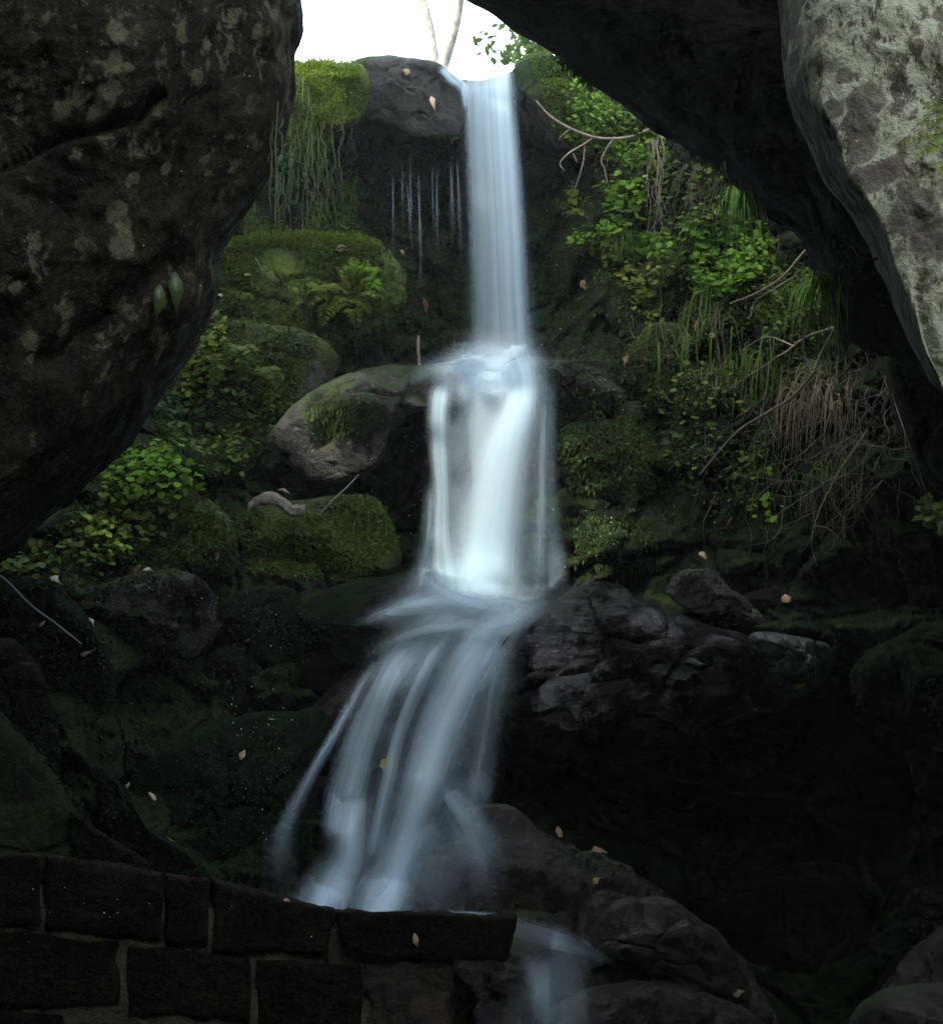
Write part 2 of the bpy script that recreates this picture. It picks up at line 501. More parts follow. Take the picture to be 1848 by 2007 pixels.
gx = np.concatenate([np.linspace(-1600, 0, 50)[:-1], np.linspace(0, 1848, 520), np.linspace(1848, 3400, 52)[1:]])
nx = len(gx)
top = np.interp(gx, TOPX, TOPY)
vv = np.linspace(0, 1, ny)
X = np.repeat(gx[None, :], ny, 0)
Y = top[None, :] + (2700 - top[None, :]) * vv[:, None]
D = cliff_depth(X, Y)
V = Pn(X, Y, D).reshape(-1, 3)
vdir = V - CAMn; vdir /= np.linalg.norm(vdir, axis=1, keepdims=True)
fade = np.clip(vv / 0.03, 0.15, 1.0)
fade = np.repeat(fade[:, None], nx, 1).ravel()
for i in range(len(V)):
    q = Vector(V[i])
    d = noise.fractal(q * 1.1, 0.9, 2.1, 3) * 0.20 + noise.fractal(q * 4.5, 0.8, 2.2, 5) * 0.12
    # angular broken faces: steps between cells
    wq = q * 2.6 + noise.noise_vector(q * 3.0) * 0.25
    dist, cp = noise.voronoi(wq)
    cv = noise.cell_vector(cp[0] * 7.3)
    d += (q - cp[0] / 2.6).dot(cv - Vector((.5, .5, .5))) * 0.9 + max(0.0, 0.14 - (dist[1] - dist[0])) * 0.7 + (cv.x - 0.5) * 0.16
    V[i] += vdir[i] * d * fade[i]
# plateau behind the lip, reaching back from it
plat = []
back = [0.4, 1.0, 2.0, 4.0, 8.0, 20.0]
lip = V[:nx]
rows = []
for bk in back[::-1]:
    r = lip.copy(); r[:, 1] += bk; r[:, 2] -= 0.06 * min(bk, 2.0)
    rows.append(r)
Vc = np.vstack(rows + [V])
R = ny + len(back)
I = np.arange(R * nx).reshape(R, nx)
Fc = np.stack([I[:-1, :-1], I[1:, :-1], I[1:, 1:], I[:-1, 1:]], -1).reshape(-1, 4)
cl = mesh_obj('cliff', Vc, Fc, M_cliff)
tag(cl, kind='structure')
remember(Vc, Fc)

# ground under everything
gv = []; N = 60
for j in range(N):
    for i in range(N):
        x = (i / (N - 1) - 0.5); y = (j / (N - 1) - 0.5)
        x = math.copysign(abs(x) ** 1.8 * 2 ** 0.8, x) * 120; y = math.copysign(abs(y) ** 1.8 * 2 ** 0.8, y) * 120
        gv.append((x, y, -0.35 + 0.12 * noise.fractal(Vector((x, y, 0)) * 0.6, 1, 2, 4)))
I = np.arange(N * N).reshape(N, N)
Fg = np.stack([I[:-1, :-1], I[:-1, 1:], I[1:, 1:], I[1:, :-1]], -1).reshape(-1, 4)
gr = mesh_obj('ground', gv, Fg, M_pool)
tag(gr, kind='structure')

# ================================================================== unseen shell added round the camera to shape the light
SCREEN_N = 16000
def shell(name, fn, nu, nv, mat):
    V = []
    for j in range(nv):
        for i in range(nu):
            p = Vector(fn(i / (nu - 1), j / (nv - 1)))
            q = p * 0.6
            p += Vector((noise.noise(q), noise.noise(q + Vector((5, 5, 5))), noise.noise(q + Vector((9, 1, 3))))) * 0.35
            V.append(p[:])
    I = np.arange(nu * nv).reshape(nv, nu)
    o = mesh_obj(name, V, np.stack([I[:-1, :-1], I[1:, :-1], I[1:, 1:], I[:-1, 1:]], -1).reshape(-1, 4), mat)
    o.modifiers.new('thick', 'SOLIDIFY').thickness = 0.5
    return tag(o, kind='structure')
# added unseen roof blocks skylight; its gap lets light onto the grey rock
ROOF = 4.35
shell('light_block_roof', lambda u, v: (-9 + 8.8 * u, -7 + 11.8 * v, ROOF + 0.5), 30, 30, M_slab)
shell('light_block_roof', lambda u, v: (-0.4 + 9.4 * u, 3.3 + 1.5 * v, ROOF + 0.5), 30, 12, M_slab)
shell('light_block_roof', lambda u, v: (-0.4 + 9.4 * u, -7 + 3.8 * v, ROOF + 0.5), 30, 16, M_slab)
shell('light_block_wall', lambda u, v: (-9 + 18 * u, -7.0, -1 + 7 * v), 30, 16, M_slab)  # unseen walls added to keep light off the near rocks
shell('light_block_wall', lambda u, v: (-7.5 - 0.6 * v, -7 + 24 * u, -1 + 8.5 * v), 30, 16, M_slab)
shell('light_block_wall', lambda u, v: (7.5 + 0.6 * v, -7 + 24 * u, -1 + 8.5 * v), 30, 16, M_slab)

# thin volume added to imitate the soft glow and lifted shadows
HZ = 0.0045
m = bpy.data.materials.new('soft_glow_air'); m.use_nodes = True
m.node_tree.nodes.clear()
g = G(m.node_tree)
o_ = g.n('OutputMaterial'); v_ = g.n('VolumePrincipled')
v_.inputs['Color'].default_value = (0.86, 0.97, 0.84, 1); v_.inputs['Density'].default_value = HZ; v_.inputs['Anisotropy'].default_value = 0.5
g.l(v_.outputs[0], o_.inputs['Volume'])
hv = [(x, y, z) for x in (-62, 62) for y in (-62, 62) for z in (-1.6, 13.5)]
hz = mesh_obj('glow_haze', hv, [[0, 1, 3, 2], [4, 6, 7, 5], [0, 4, 5, 1], [2, 3, 7, 6], [0, 2, 6, 4], [1, 5, 7, 3]], m, smooth=False)
tag(hz, kind='stuff')

# ================================================================== BOULDERS
# ---- near boulders framing the view
FB = 'boulders framing the view'
L_out = [(576, -60), (581, 40), (571, 110), (574, 170), (560, 235), (540, 290), (505, 360), (470, 415), (440, 470),
         (425, 525), (414, 600), (392, 665), (350, 735), (300, 810), (250, 885), (185, 955), (100, 1025), (0, 1120),
         (-300, 1230), (-900, 1000), (-1300, 200), (-1000, -700), (-300, -900), (300, -700), (540, -300)]
boulder_left = rock('boulder', 'huge dark lichen-spotted boulder leaning in along the left side', L_out, 3.9, 0.75, 1.2, M_cliff,
     tilt=(0.6, 0.2), seg=420, rings=130, facet=0.3, amp=0.04, p=2.6, planes=5, group=FB, center=(-50, 120), freq=1.5, cut=(0.8, 0.95), edge_keep=0.5,
     cracks=[([(-60, 380), (60, 320), (140, 275), (280, 235), (310, 190)], 14, 0.09),
             ([(-50, 760), (130, 700), (300, 560), (420, 480)], 30, 0.06)], dents=[(150, 600, 160, 0.05), (90, 480, 120, 0.06)])
O_out = [(880, -60), (905, -4), (960, 25), (1015, 68), (1070, 98), (1130, 152), (1200, 192), (1270, 250), (1345, 298),
         (1410, 340), (1468, 384), (1500, 428), (1562, 466), (1592, 525), (1615, 592), (1640, 652), (1690, 686),
         (1750, 706), (1850, 760), (2050, 760), (2400, 300), (2200, -500), (1600, -800), (1100, -500)]
rock('boulder', 'black overhanging slab whose underside cuts across the upper right', O_out, 4.7, 0.9, 1.0, M_slab,
     tilt=(-1.2, 0.4), seg=300, rings=70, facet=0.5, amp=0.035, p=2.0, planes=4, group=FB, center=(1640, 60), freq=1.5, cut=(0.75, 0.95), edge_keep=0.5)
R_out = [(1528, -60), (1534, 60), (1549, 180), (1590, 275), (1620, 350), (1682, 432), (1722, 512), (1762, 612), (1800, 692),
         (1850, 772), (2000, 900), (2500, 800), (2700, 0), (2300, -700), (1700, -700), (1560, -300)]
boulder_right = rock('boulder', 'pale grey lichen-covered rock face in the upper right corner', R_out, 3.35, 0.7, 0.9, M_grey,
     tilt=(0.1, -0.75), seg=400, rings=120, facet=0.0, amp=0.06, p=3.0, planes=4, group=FB, center=(1900, 250), freq=1.8, edge_keep=0.4,
     dents=[(1665, 235, 40, 0.02), (1700, 300, 60, 0.035), (1760, 350, 50, -0.02), (1800, 430, 60, 0.05), (1700, 400, 50, -0.02), (1770, 180, 50, 0.02)])
rock('boulder', 'dark mossy rock pillar under the right overhang', [(1738, 680), (1850, 650), (2100, 700), (2300, 900), (2100, 1150), (1900, 1040),
     (1848, 985), (1800, 930), (1765, 850), (1745, 760)], 5.4, 0.4, 0.8, M_cliff, group=FB, planes=4)

# ---- top lip
LB = 'rocks along the lip of the fall'
rock('boulder', 'grey wet caprock with a crack left of the fall top', [(676, 150), (690, 122), (722, 109), (800, 112), (862, 127), (898, 160), (908, 215),
     (908, 258), (880, 274), (800, 264), (742, 238), (700, 236), (680, 200)], 9.15, 0.3, 0.5, M_grey, amp=0.06, planes=8, group=LB,
     cracks=[([(700, 238), (760, 205), (800, 175), (870, 150)], 5, 0.07)], seg=200, rings=60)
rock('boulder', 'moss-covered shoulder of rock beside the left boulder edge', [(470, 170), (540, 128), (600, 116), (660, 117), (708, 124), (722, 180), (705, 240), (650, 262),
     (620, 340), (560, 380), (490, 360), (460, 260)], 9.0, 0.28, 0.5, M_bright, group=LB, planes=4, seg=200, rings=60)
rock('boulder', 'dark glistening rock right of the fall top', [(1004, 140), (1040, 108), (1085, 104), (1130, 135), (1190, 185), (1200, 250), (1150, 300), (1090, 310),
     (1040, 285), (1022, 240), (1008, 190)], 9.05, 0.28, 0.5, M_cliff, group=LB, amp=0.08, planes=8, seg=200, rings=60)
rock('boulder', 'low rock sill the water slides over', [(860, 152), (885, 150), (910, 162), (950, 158), (1000, 140), (1030, 170), (1030, 260), (1000, 300), (920, 300), (880, 250)],
     9.5, 0.12, 0.6, M_wet, group=LB, planes=4)

# ---- left of the falls
SB = 'rocks stacked beside the cascade'
rock('boulder', 'flat-topped ledge rock with a bright green mossy top', [(400, 560), (424, 500), (445, 472), (500, 457), (600, 454), (690, 459), (745, 480), (790, 540),
     (770, 640), (690, 700), (560, 730), (430, 700)], 8.75, 0.35, 0.7, M_bright, group=SB, p=3.0, planes=5, seg=200, rings=60)
rock('boulder', 'leafy mossy slope rock beside the left boulder', [(290, 850), (350, 730), (430, 630), (560, 640), (650, 690), (640, 760), (560, 830), (500, 900), (400, 930), (310, 910)],
     8.2, 0.35, 0.6, M_mossy, group=SB, planes=5, amp=0.09)
rock('boulder', 'sloping rock with a sunlit grey edge beside the middle fall', [(524, 862), (556, 808), (600, 772), (660, 737), (740, 721), (840, 714), (950, 700), (985, 720), (985, 790),
     (920, 806), (830, 806), (800, 816), (765, 850), (735, 915), (640, 948), (560, 925)], 7.85, 0.3, 0.6, M_sun, group=SB, planes=7, seg=220, rings=60, tilt=(0.3, -0.8),
     center=(760, 790))
rock('boulder', 'dark hollow-sided rock under the sunlit sloping rock', [(505, 900), (560, 868), (640, 880), (720, 860), (760, 900), (700, 930), (660, 985), (580, 985), (515, 965)],
     7.95, 0.2, 0.5, M_mossy, group=SB, planes=6)
rock('boulder', 'mossy round-topped rock beneath the curled bark', [(455, 1040), (480, 1000), (540, 985), (620, 980), (700, 970), (750, 985), (778, 1040), (790, 1110), (700, 1160),
     (560, 1160), (460, 1110)], 7.6, 0.32, 0.6, M_mossy, group=SB, planes=5, seg=180, rings=50, amp=0.07)
rock('boulder', 'small rounded green rock left of the round-topped rock', [(265, 1080), (290, 1000), (350, 968), (420, 985), (462, 1050), (455, 1130), (360, 1150), (280, 1130)], 7.3, 0.28, 0.5, M_mossy, group=SB, planes=4)
rock('boulder', 'leafy green bank rock below the tip of the left boulder', [(60, 1120), (130, 1010), (220, 940), (330, 930), (390, 980), (330, 1080), (240, 1130), (130, 1160)], 7.35, 0.3, 0.5, M_mossy, group=SB, planes=4, amp=0.09)
rock('boulder', 'flat dark stone with a pale blue-grey top and leaves on it', [(158, 1175), (210, 1140), (300, 1122), (380, 1125), (425, 1165), (440, 1230), (400, 1290), (280, 1290), (190, 1250)],
     6.75, 0.25, 0.5, M_wet, group=SB, p=3, planes=6)
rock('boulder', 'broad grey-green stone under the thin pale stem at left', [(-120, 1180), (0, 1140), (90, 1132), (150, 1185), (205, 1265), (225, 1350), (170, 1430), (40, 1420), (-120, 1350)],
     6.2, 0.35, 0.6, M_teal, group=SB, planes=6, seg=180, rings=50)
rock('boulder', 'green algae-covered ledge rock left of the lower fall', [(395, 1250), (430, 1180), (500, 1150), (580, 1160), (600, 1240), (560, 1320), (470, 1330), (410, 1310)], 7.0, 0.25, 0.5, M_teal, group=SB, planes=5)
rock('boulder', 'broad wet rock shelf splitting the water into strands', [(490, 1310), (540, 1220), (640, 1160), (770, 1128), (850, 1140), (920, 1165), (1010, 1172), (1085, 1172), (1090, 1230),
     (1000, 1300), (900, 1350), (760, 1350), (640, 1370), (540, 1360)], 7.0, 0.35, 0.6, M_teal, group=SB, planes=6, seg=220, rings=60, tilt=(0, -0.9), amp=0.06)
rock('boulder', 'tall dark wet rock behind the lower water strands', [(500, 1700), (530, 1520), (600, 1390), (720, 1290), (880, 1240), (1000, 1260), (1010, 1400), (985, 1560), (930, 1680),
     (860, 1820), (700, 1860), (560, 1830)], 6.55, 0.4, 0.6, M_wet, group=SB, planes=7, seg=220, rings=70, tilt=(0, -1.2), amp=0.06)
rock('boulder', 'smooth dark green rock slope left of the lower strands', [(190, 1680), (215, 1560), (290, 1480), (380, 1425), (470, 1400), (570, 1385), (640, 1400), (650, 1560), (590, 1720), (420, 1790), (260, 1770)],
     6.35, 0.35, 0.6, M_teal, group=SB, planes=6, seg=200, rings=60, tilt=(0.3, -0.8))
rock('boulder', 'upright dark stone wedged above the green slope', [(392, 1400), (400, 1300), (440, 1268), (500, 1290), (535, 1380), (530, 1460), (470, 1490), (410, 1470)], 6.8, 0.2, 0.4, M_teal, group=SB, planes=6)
rock('boulder', 'dark stone leaning in the left gap', [(225, 1430), (240, 1290), (300, 1265), (380, 1300), (400, 1420), (380, 1500), (300, 1500)], 6.9, 0.2, 0.4, M_cliff, group=SB, planes=6)
rock('boulder', 'brownish stone at the left edge with streaked face', [(-160, 1300), (0, 1250), (60, 1290), (92, 1340), (120, 1480), (90, 1560), (0, 1540), (-160, 1500)], 5.3, 0.3, 0.5, M_slab, group=SB, planes=6)
rock('boulder', 'moss-ridged dark rock standing above the left end of the wall', [(-200, 1420), (-40, 1370), (40, 1430), (110, 1510), (150, 1600), (160, 1680), (80, 1760), (-200, 1800)], 4.9, 0.3, 0.5, M_cliff, group=SB, planes=5)
rock('boulder', 'slanting thin slab rising behind the wall top', [(140, 1590), (190, 1625), (250, 1665), (300, 1700), (280, 1740), (180, 1760), (130, 1700)], 4.9, 0.1, 0.3, M_slab, group=SB, planes=4)
rock('boulder', 'dark sloping stone between slab and water', [(180, 1500), (230, 1530), (290, 1620), (400, 1690), (430, 1760), (300, 1780), (220, 1680)], 5.6, 0.2, 0.4, M_teal, group=SB, planes=6)

# ---- right of the falls
rock('boulder', 'low rock ledge just right of the middle fall top', [(1040, 712), (1100, 706), (1180, 706), (1225, 716), (1240, 760), (1215, 810), (1130, 820), (1060, 800)], 8.0, 0.22, 0.5, M_wet, group=SB, planes=6)
rock('boulder', 'mossy hump with a pale leaf on top', [(1225, 730), (1240, 670), (1275, 636), (1330, 634), (1400, 650), (1430, 720), (1400, 790), (1290, 800)], 7.9, 0.13, 0.5, M_mossy, group=SB, planes=4)
rock('boulder', 'rounded green rock draped in wet moss beside the bright water', [(1085, 900), (1105, 840), (1160, 818), (1240, 835), (1300, 880), (1320, 950), (1240, 985), (1130, 975)], 7.75, 0.13, 0.5, M_teal, group=SB, planes=4)
rock('boulder', 'mossy knob behind the draped green rock', [(1190, 830), (1215, 792), (1280, 785), (1360, 820), (1400, 900), (1350, 960), (1260, 900)], 7.9, 0.13, 0.5, M_mossy, group=SB, planes=4)
rock('boulder', 'olive rock at the foot of the middle fall', [(1125, 1080), (1140, 1020), (1200, 1003), (1270, 1020), (1310, 1080), (1330, 1150), (1220, 1190), (1140, 1170)], 7.62, 0.2, 0.5, M_teal, group=SB, planes=8, amp=0.13)
rock('boulder', 'dark dripping rock below the draped green rock', [(1080, 1000), (1110, 960), (1200, 965), (1290, 970), (1330, 1040), (1280, 1100), (1150, 1110), (1080, 1080)], 7.8, 0.18, 0.5, M_cliff, group=SB, planes=5)
rock('boulder', 'jagged black wet rock jutting right of the cascade', [(965, 1330), (985, 1260), (1020, 1225), (1065, 1188), (1110, 1150), (1165, 1128), (1215, 1135), (1250, 1170), (1310, 1200), (1400, 1225),
     (1480, 1260), (1560, 1330), (1540, 1390), (1440, 1400), (1340, 1470), (1200, 1490), (1060, 1510), (985, 1480)], 6.45, 0.42, 0.6, M_jag, group=SB, planes=12, seg=360, rings=110,
     amp=0.12, facet=1.1, tilt=(0, -0.8), center=(1230, 1320), p=2.0)
rock('boulder', 'pale teal flat stone beside the jagged black rock', [(1470, 1250), (1510, 1240), (1570, 1250), (1625, 1265), (1632, 1310), (1600, 1345), (1540, 1370), (1490, 1330)], 6.35, 0.12, 0.4,
     rock_mat('pale_teal_rock', (0.016, 0.028, 0.022), (0.05, 0.085, 0.07), moss=0.05, rough=0.4, bump=0.4, scale=4), group=SB, planes=4)
rock('boulder', 'small brown knobbly rock above the black rock', [(1300, 1160), (1315, 1130), (1350, 1118), (1400, 1122), (1430, 1150), (1480, 1190), (1510, 1240), (1440, 1240), (1360, 1205)], 6.75, 0.16, 0.35,
     M_brown, group=SB, planes=7, amp=0.12)
rock('boulder', 'dark rock shelf below the root tangle', [(1440, 1180), (1560, 1130), (1700, 1110), (1900, 1080), (2050, 1150), (2000, 1290), (1800, 1300), (1620, 1260), (1500, 1230)], 7.0, 0.3, 0.6, M_slab, group=SB, planes=8)
rock('boulder', 'dim mossy rock at the right edge', [(1660, 1320), (1740, 1260), (1848, 1220), (2050, 1230), (2100, 1450), (1900, 1480), (1720, 1420)], 5.9, 0.3, 0.6, M_cliff, group=SB, planes=7)
rock('boulder', 'dark rounded underside rock over the black hollow', [(1200, 1480), (1340, 1420), (1480, 1390), (1620, 1380), (1680, 1450), (1620, 1540), (1480, 1560), (1330, 1530)], 6.9, 0.25, 0.6, M_slab, group=SB, planes=6)

# ---- bottom
rock('boulder', 'large reddish-brown wet rock at the foot of the cascade', [(790, 1800), (830, 1660), (880, 1580), (950, 1560), (1010, 1572), (1060, 1620), (1130, 1665), (1210, 1700), (1290, 1735), (1370, 1790),
     (1440, 1850), (1500, 1930), (1530, 2040), (1400, 2160), (1150, 2180), (1000, 2100), (930, 1960)], 5.6, 0.4, 0.7, M_brown, group=SB, planes=9, seg=300, rings=90, tilt=(0, -1.6), amp=0.11, facet=1.5, center=(1130, 1850))
rock('boulder', 'smooth dark brown stone on the reddish rock', [(1160, 1840), (1185, 1775), (1240, 1758), (1320, 1768), (1400, 1820), (1450, 1890), (1470, 1960), (1380, 1950), (1280, 1915), (1190, 1890)], 5.15, 0.14, 0.4,
     rock_mat('smooth_brown_rock', (0.012, 0.009, 0.005), (0.03, 0.022, 0.014), moss=0, rough=0.6, bump=0.35, scale=3), group=SB, planes=5)
rock('boulder', 'dark ridge of stone with a pale leaf at lower right', [(1050, 1990), (1120, 1930), (1200, 1910), (1300, 1925), (1400, 1950), (1480, 1990), (1520, 2060), (1400, 2200), (1150, 2200), (1040, 2100)], 4.9, 0.25, 0.5, M_brown, group=SB, planes=8)
rock('boulder', 'grey wet stone in the bottom right corner', [(1660, 2010), (1690, 1965), (1740, 1935), (1800, 1925), (1900, 1920), (2050, 1960), (2050, 2150), (1800, 2200), (1650, 2100)], 4.1, 0.2, 0.4, M_grey, group=SB, planes=6)
rock('boulder', 'brown angular stone behind the corner stone', [(1725, 1960), (1760, 1890), (1810, 1840), (1870, 1800), (2000, 1790), (2050, 1950), (1850, 2000)], 4.5, 0.2, 0.4, M_brown, group=SB, planes=7)
rock('boulder', 'dim round stone in the dark lower right', [(1760, 1800), (1780, 1750), (1830, 1740), (1880, 1770), (1890, 1840), (1820, 1860), (1770, 1840)], 5.4, 0.15, 0.3, M_slab, group=SB, planes=4)

rock('boulder', 'black rock at the back of the lower hollow', [(1040, 1500), (1200, 1440), (1450, 1470), (1560, 1560), (1500, 1720), (1300, 1760), (1100, 1700)], 7.6, 0.25, 0.4, M_slab, group=SB, planes=7)  # added to stop a stray sunbeam in the hollow
rock('boulder', 'barely visible rounded rock on the floor of the lower hollow', [(1370, 1790), (1450, 1730), (1600, 1690), (1730, 1750), (1780, 1880), (1740, 2040), (1560, 2080), (1420, 1980)], 6.6, 0.35, 0.5, M_slab, group=SB, planes=7)
rock('boulder', 'dark upright rock closing the lower hollow at right', [(1540, 1450), (1680, 1400), (1850, 1400), (2000, 1500), (2000, 1800), (1800, 1850), (1620, 1780), (1550, 1620)], 6.9, 0.3, 0.5, M_slab, group=SB, planes=7)

# ================================================================== STONE WALL
M_block = rock_mat('wall_stone', (0.004, 0.0035, 0.002), (0.022, 0.018, 0.010), moss=0.03, rough=0.7, bump=1.0, scale=6.0, wet=0.08)
M_blockr = rock_mat('reddish_wall_stone', (0.02, 0.013, 0.007), (0.06, 0.04, 0.022), moss=0.0, rough=0.6, bump=0.8, scale=5.0)
M_mortar = rock_mat('mortar', (0.03, 0.027, 0.014), (0.10, 0.088, 0.045), moss=0.3, mossc=MOSS_D, rough=0.9, bump=0.7, scale=12.0)
def wall_depth(x):
    return 4.15 + 0.35 * x / 1000.0
def block_geo(q, thick, seed, n=16, amp=0.012, proud=0.035, m=8):
    """rounded rough stone: q = four frame corners tl, tr, br, bl"""
    q = np.asarray(q, float)
    Vs = []; ids = {}
    def put(u, v, wv):
        # superellipsoid-like rounding in the three directions
        k = (round(u, 5), round(v, 5), round(wv, 5))
        if k in ids: return ids[k]
        xy = (q[0] * (1 - u) + q[1] * u) * (1 - v) + (q[3] * (1 - u) + q[2] * u) * v
        c = q.mean(0)
        au, av, aw = abs(2 * u - 1), abs(2 * v - 1), abs(2 * wv - 1)
        rnd = 1 - 0.02 * (av ** 8 * au ** 8) - 0.008 * (max(au, av) ** 8) * (aw ** 4)
        xy = c + (xy - c) * rnd
        d = wall_depth(xy[0]) - proud + wv * thick
        if wv == 0:
            d += 0.016 * (max(au, av) ** 10)
        p = P(xy[0], xy[1], d)
        nn = Vector((p.x * 9 + seed, p.y * 9, p.z * 9))
        a = noise.fractal(nn, 0.9, 2.1, 5) * amp * 1.3 + noise.fractal(nn * 0.4, 1, 2, 2) * amp * 1.5
        outv = Vector((2 * u - 1, -(1.4 if wv == 0 else 0.0), 1 - 2 * v))
        p += outv.normalized() * a if outv.length > 0.1 else Vector((0, 0, 0))
        ids[k] = len(Vs); Vs.append(p[:]); return ids[k]
    Fs = []
    L = lambda k: np.linspace(0, 1, k + 1)
    def quad(fn, A, B, flip):
        for a0, a1 in zip(A[:-1], A[1:]):
            for b0, b1 in zip(B[:-1], B[1:]):
                f = [fn(a0, b0), fn(a1, b0), fn(a1, b1), fn(a0, b1)]
                Fs.append(f[::-1] if flip else f)
    U, W_ = L(n), L(m)
    quad(lambda a, b: put(a, b, 0.0), U, L(n), True)
    quad(lambda a, b: put(a, b, 1.0), U, L(n), False)
    quad(lambda a, b: put(a, 0.0, b), U, W_, False)
    quad(lambda a, b: put(a, 1.0, b), U, W_, True)
    quad(lambda a, b: put(0.0, a, b), L(n), W_, True)
    quad(lambda a, b: put(1.0, a, b), L(n), W_, False)
    return np.array(Vs), Fs
wall = empty('stone_wall', P(400, 2300, 4.4))
tag(wall, 'low dark wall of squared stone blocks with mortar joints in the lower left foreground', 'wall')
TH = 0.42
coping = [
 ([(-260, 1664), (81, 1676), (83, 1815), (-260, 1803)], 1), ([(89, 1677), (318, 1713), (318, 1844), (88, 1817)], 2),
 ([(326, 1714), (410, 1723), (408, 1850), (325, 1844)], 3), ([(417, 1725), (652, 1784), (646, 1874), (416, 1862)], 4),
 ([(658, 1786), (1010, 1797), (992, 1885), (690, 1872)], 5)]
wv_, wf_ = [], []
for q, s in coping:
    Vb, Fb = block_geo(q, TH, s * 5.1, n=40, amp=0.010, proud=0.03 if s != 5 else 0.06)
    o = mesh_obj('coping_stone', Vb, Fb, M_block if s != 5 else M_block, parent=wall)
    remember(Vb, Fb)
low = [([(-300, 1811), (240, 1838), (237, 1976), (-300, 1958)], 6), ([(249, 1852), (494, 1874), (491, 2002), (247, 1988)], 7),
       ([(503, 1880), (710, 1890), (706, 2034), (500, 2012)], 8), ([(-300, 1975), (128, 1985), (126, 2120), (-300, 2100)], 10),
       ([(142, 2000), (360, 2010), (360, 2150), (142, 2130)], 11), ([(374, 2016), (690, 2040), (690, 2160), (374, 2150)], 12)]
VV, FF, k = [], [], 0
for q, s in low:
    Vb, Fb = block_geo(q, TH - 0.05, s * 3.7, n=36, amp=0.011, proud=0.02)
    VV.append(Vb); FF += [[i + k for i in f] for f in Fb]; k += len(Vb)
mesh_obj('masonry', np.vstack(VV), FF, M_block, parent=wall)
Vb, Fb = block_geo([(716, 1884), (884, 1890), (880, 2120), (712, 2100)], TH - 0.05, 33, n=34, amp=0.022, proud=0.015)
e = mesh_obj('end_stone', Vb, Fb, M_blockr, parent=wall)
e['label'] = 'reddish brown end stone'
Vb, Fb = block_geo([(-310, 1676), (640, 1795), (860, 1900), (860, 2160)], TH - 0.07, 9, n=20, amp=0.006, proud=-0.02)
Vm = []; Fm = []
for q in ([(-310, 1690), (640, 1800), (640, 2140), (-310, 2140)], [(640, 1815), (868, 1830), (868, 2140), (640, 2140)]):
    Vb, Fb = block_geo(q, TH - 0.07, 9, n=40, amp=0.008, proud=-0.006)
    k = len(Vm); Vm += Vb.tolist(); Fm += [[i + k for i in f] for f in Fb]
mesh_obj('mortar', Vm, Fm, M_mortar, parent=wall)
remember(np.array(Vm), Fm)

# ================================================================== resting things on the rocks
allV, allF, k = [], [], 0
for V_, F_ in SOLID:
    allV += V_.tolist()
    allF += [tuple(i + k for i in f) for f in F_]
    k += len(V_)
BV = BVHTree.FromPolygons(allV, allF)
del allV, allF
def hit(x, y, dmin=0.0):
    r = ray(x, y); rn = r.normalized()
    p, n, i, d = BV.ray_cast(CAM + r * dmin, rn)
    if p is None: return None
    if n.dot(rn) > 0: n = -n
    return p, n, (p - CAM).dot(RC @ Vector((0, 0, -1)))

# boulder surfaces that need spots at fixed places of their own skin
def local_spots(o, lst):
    out = []
    for (x, y, r) in lst:
        h = hit(x, y)
        if h: out.append(((h[0] - o.location)[:], r))
    return out
lsp = local_spots(boulder_left, [(232, 412, .03), (240, 440, .022), (238, 478, .034), (160, 482, .018), (62, 668, .035), (152, 300, .017), (325, 328, .02), (262, 352, .014),
    (505, 60, .02), (195, 230, .035), (215, 180, .03), (120, 215, .03), (230, 60, .03), (60, 700, .015), (30, 565, .015), (405, 85, .02)])
M_left = rock_mat('lichen_boulder', (0.010, 0.009, 0.004), (0.055, 0.044, 0.024), moss=0.10, mossc=MOSS_D, rough=0.75, bump=0.8, scale=2.2,
                  lichen=((0.12, 0.122, 0.06), 0.062, 15.0, 1.0), spots=lsp, spotc=(0.20, 0.20, 0.11), wet=0.12)
boulder_left.data.materials[0] = M_left
rsp = local_spots(boulder_right, [(1695, 195, .042), (1655, 150, .022), (1632, 215, .025), (1690, 245, .03), (1700, 350, .035), (1790, 420, .05), (1690, 300, .03), (1745, 330, .035), (1830, 470, .05), (1740, 560, .04)])  # dark patches; some paint shade into the rock's recesses
M_right = rock_mat('pale_lichen_rock', (0.045, 0.04, 0.024), (0.17, 0.155, 0.10), moss=0.0, rough=0.85, bump=0.7, scale=4.0,
                   lichen=((0.33, 0.355, 0.24), 0.145, 24.0, 0.55), patches=rsp, wet=0.25)
boulder_right.data.materials[0] = M_right

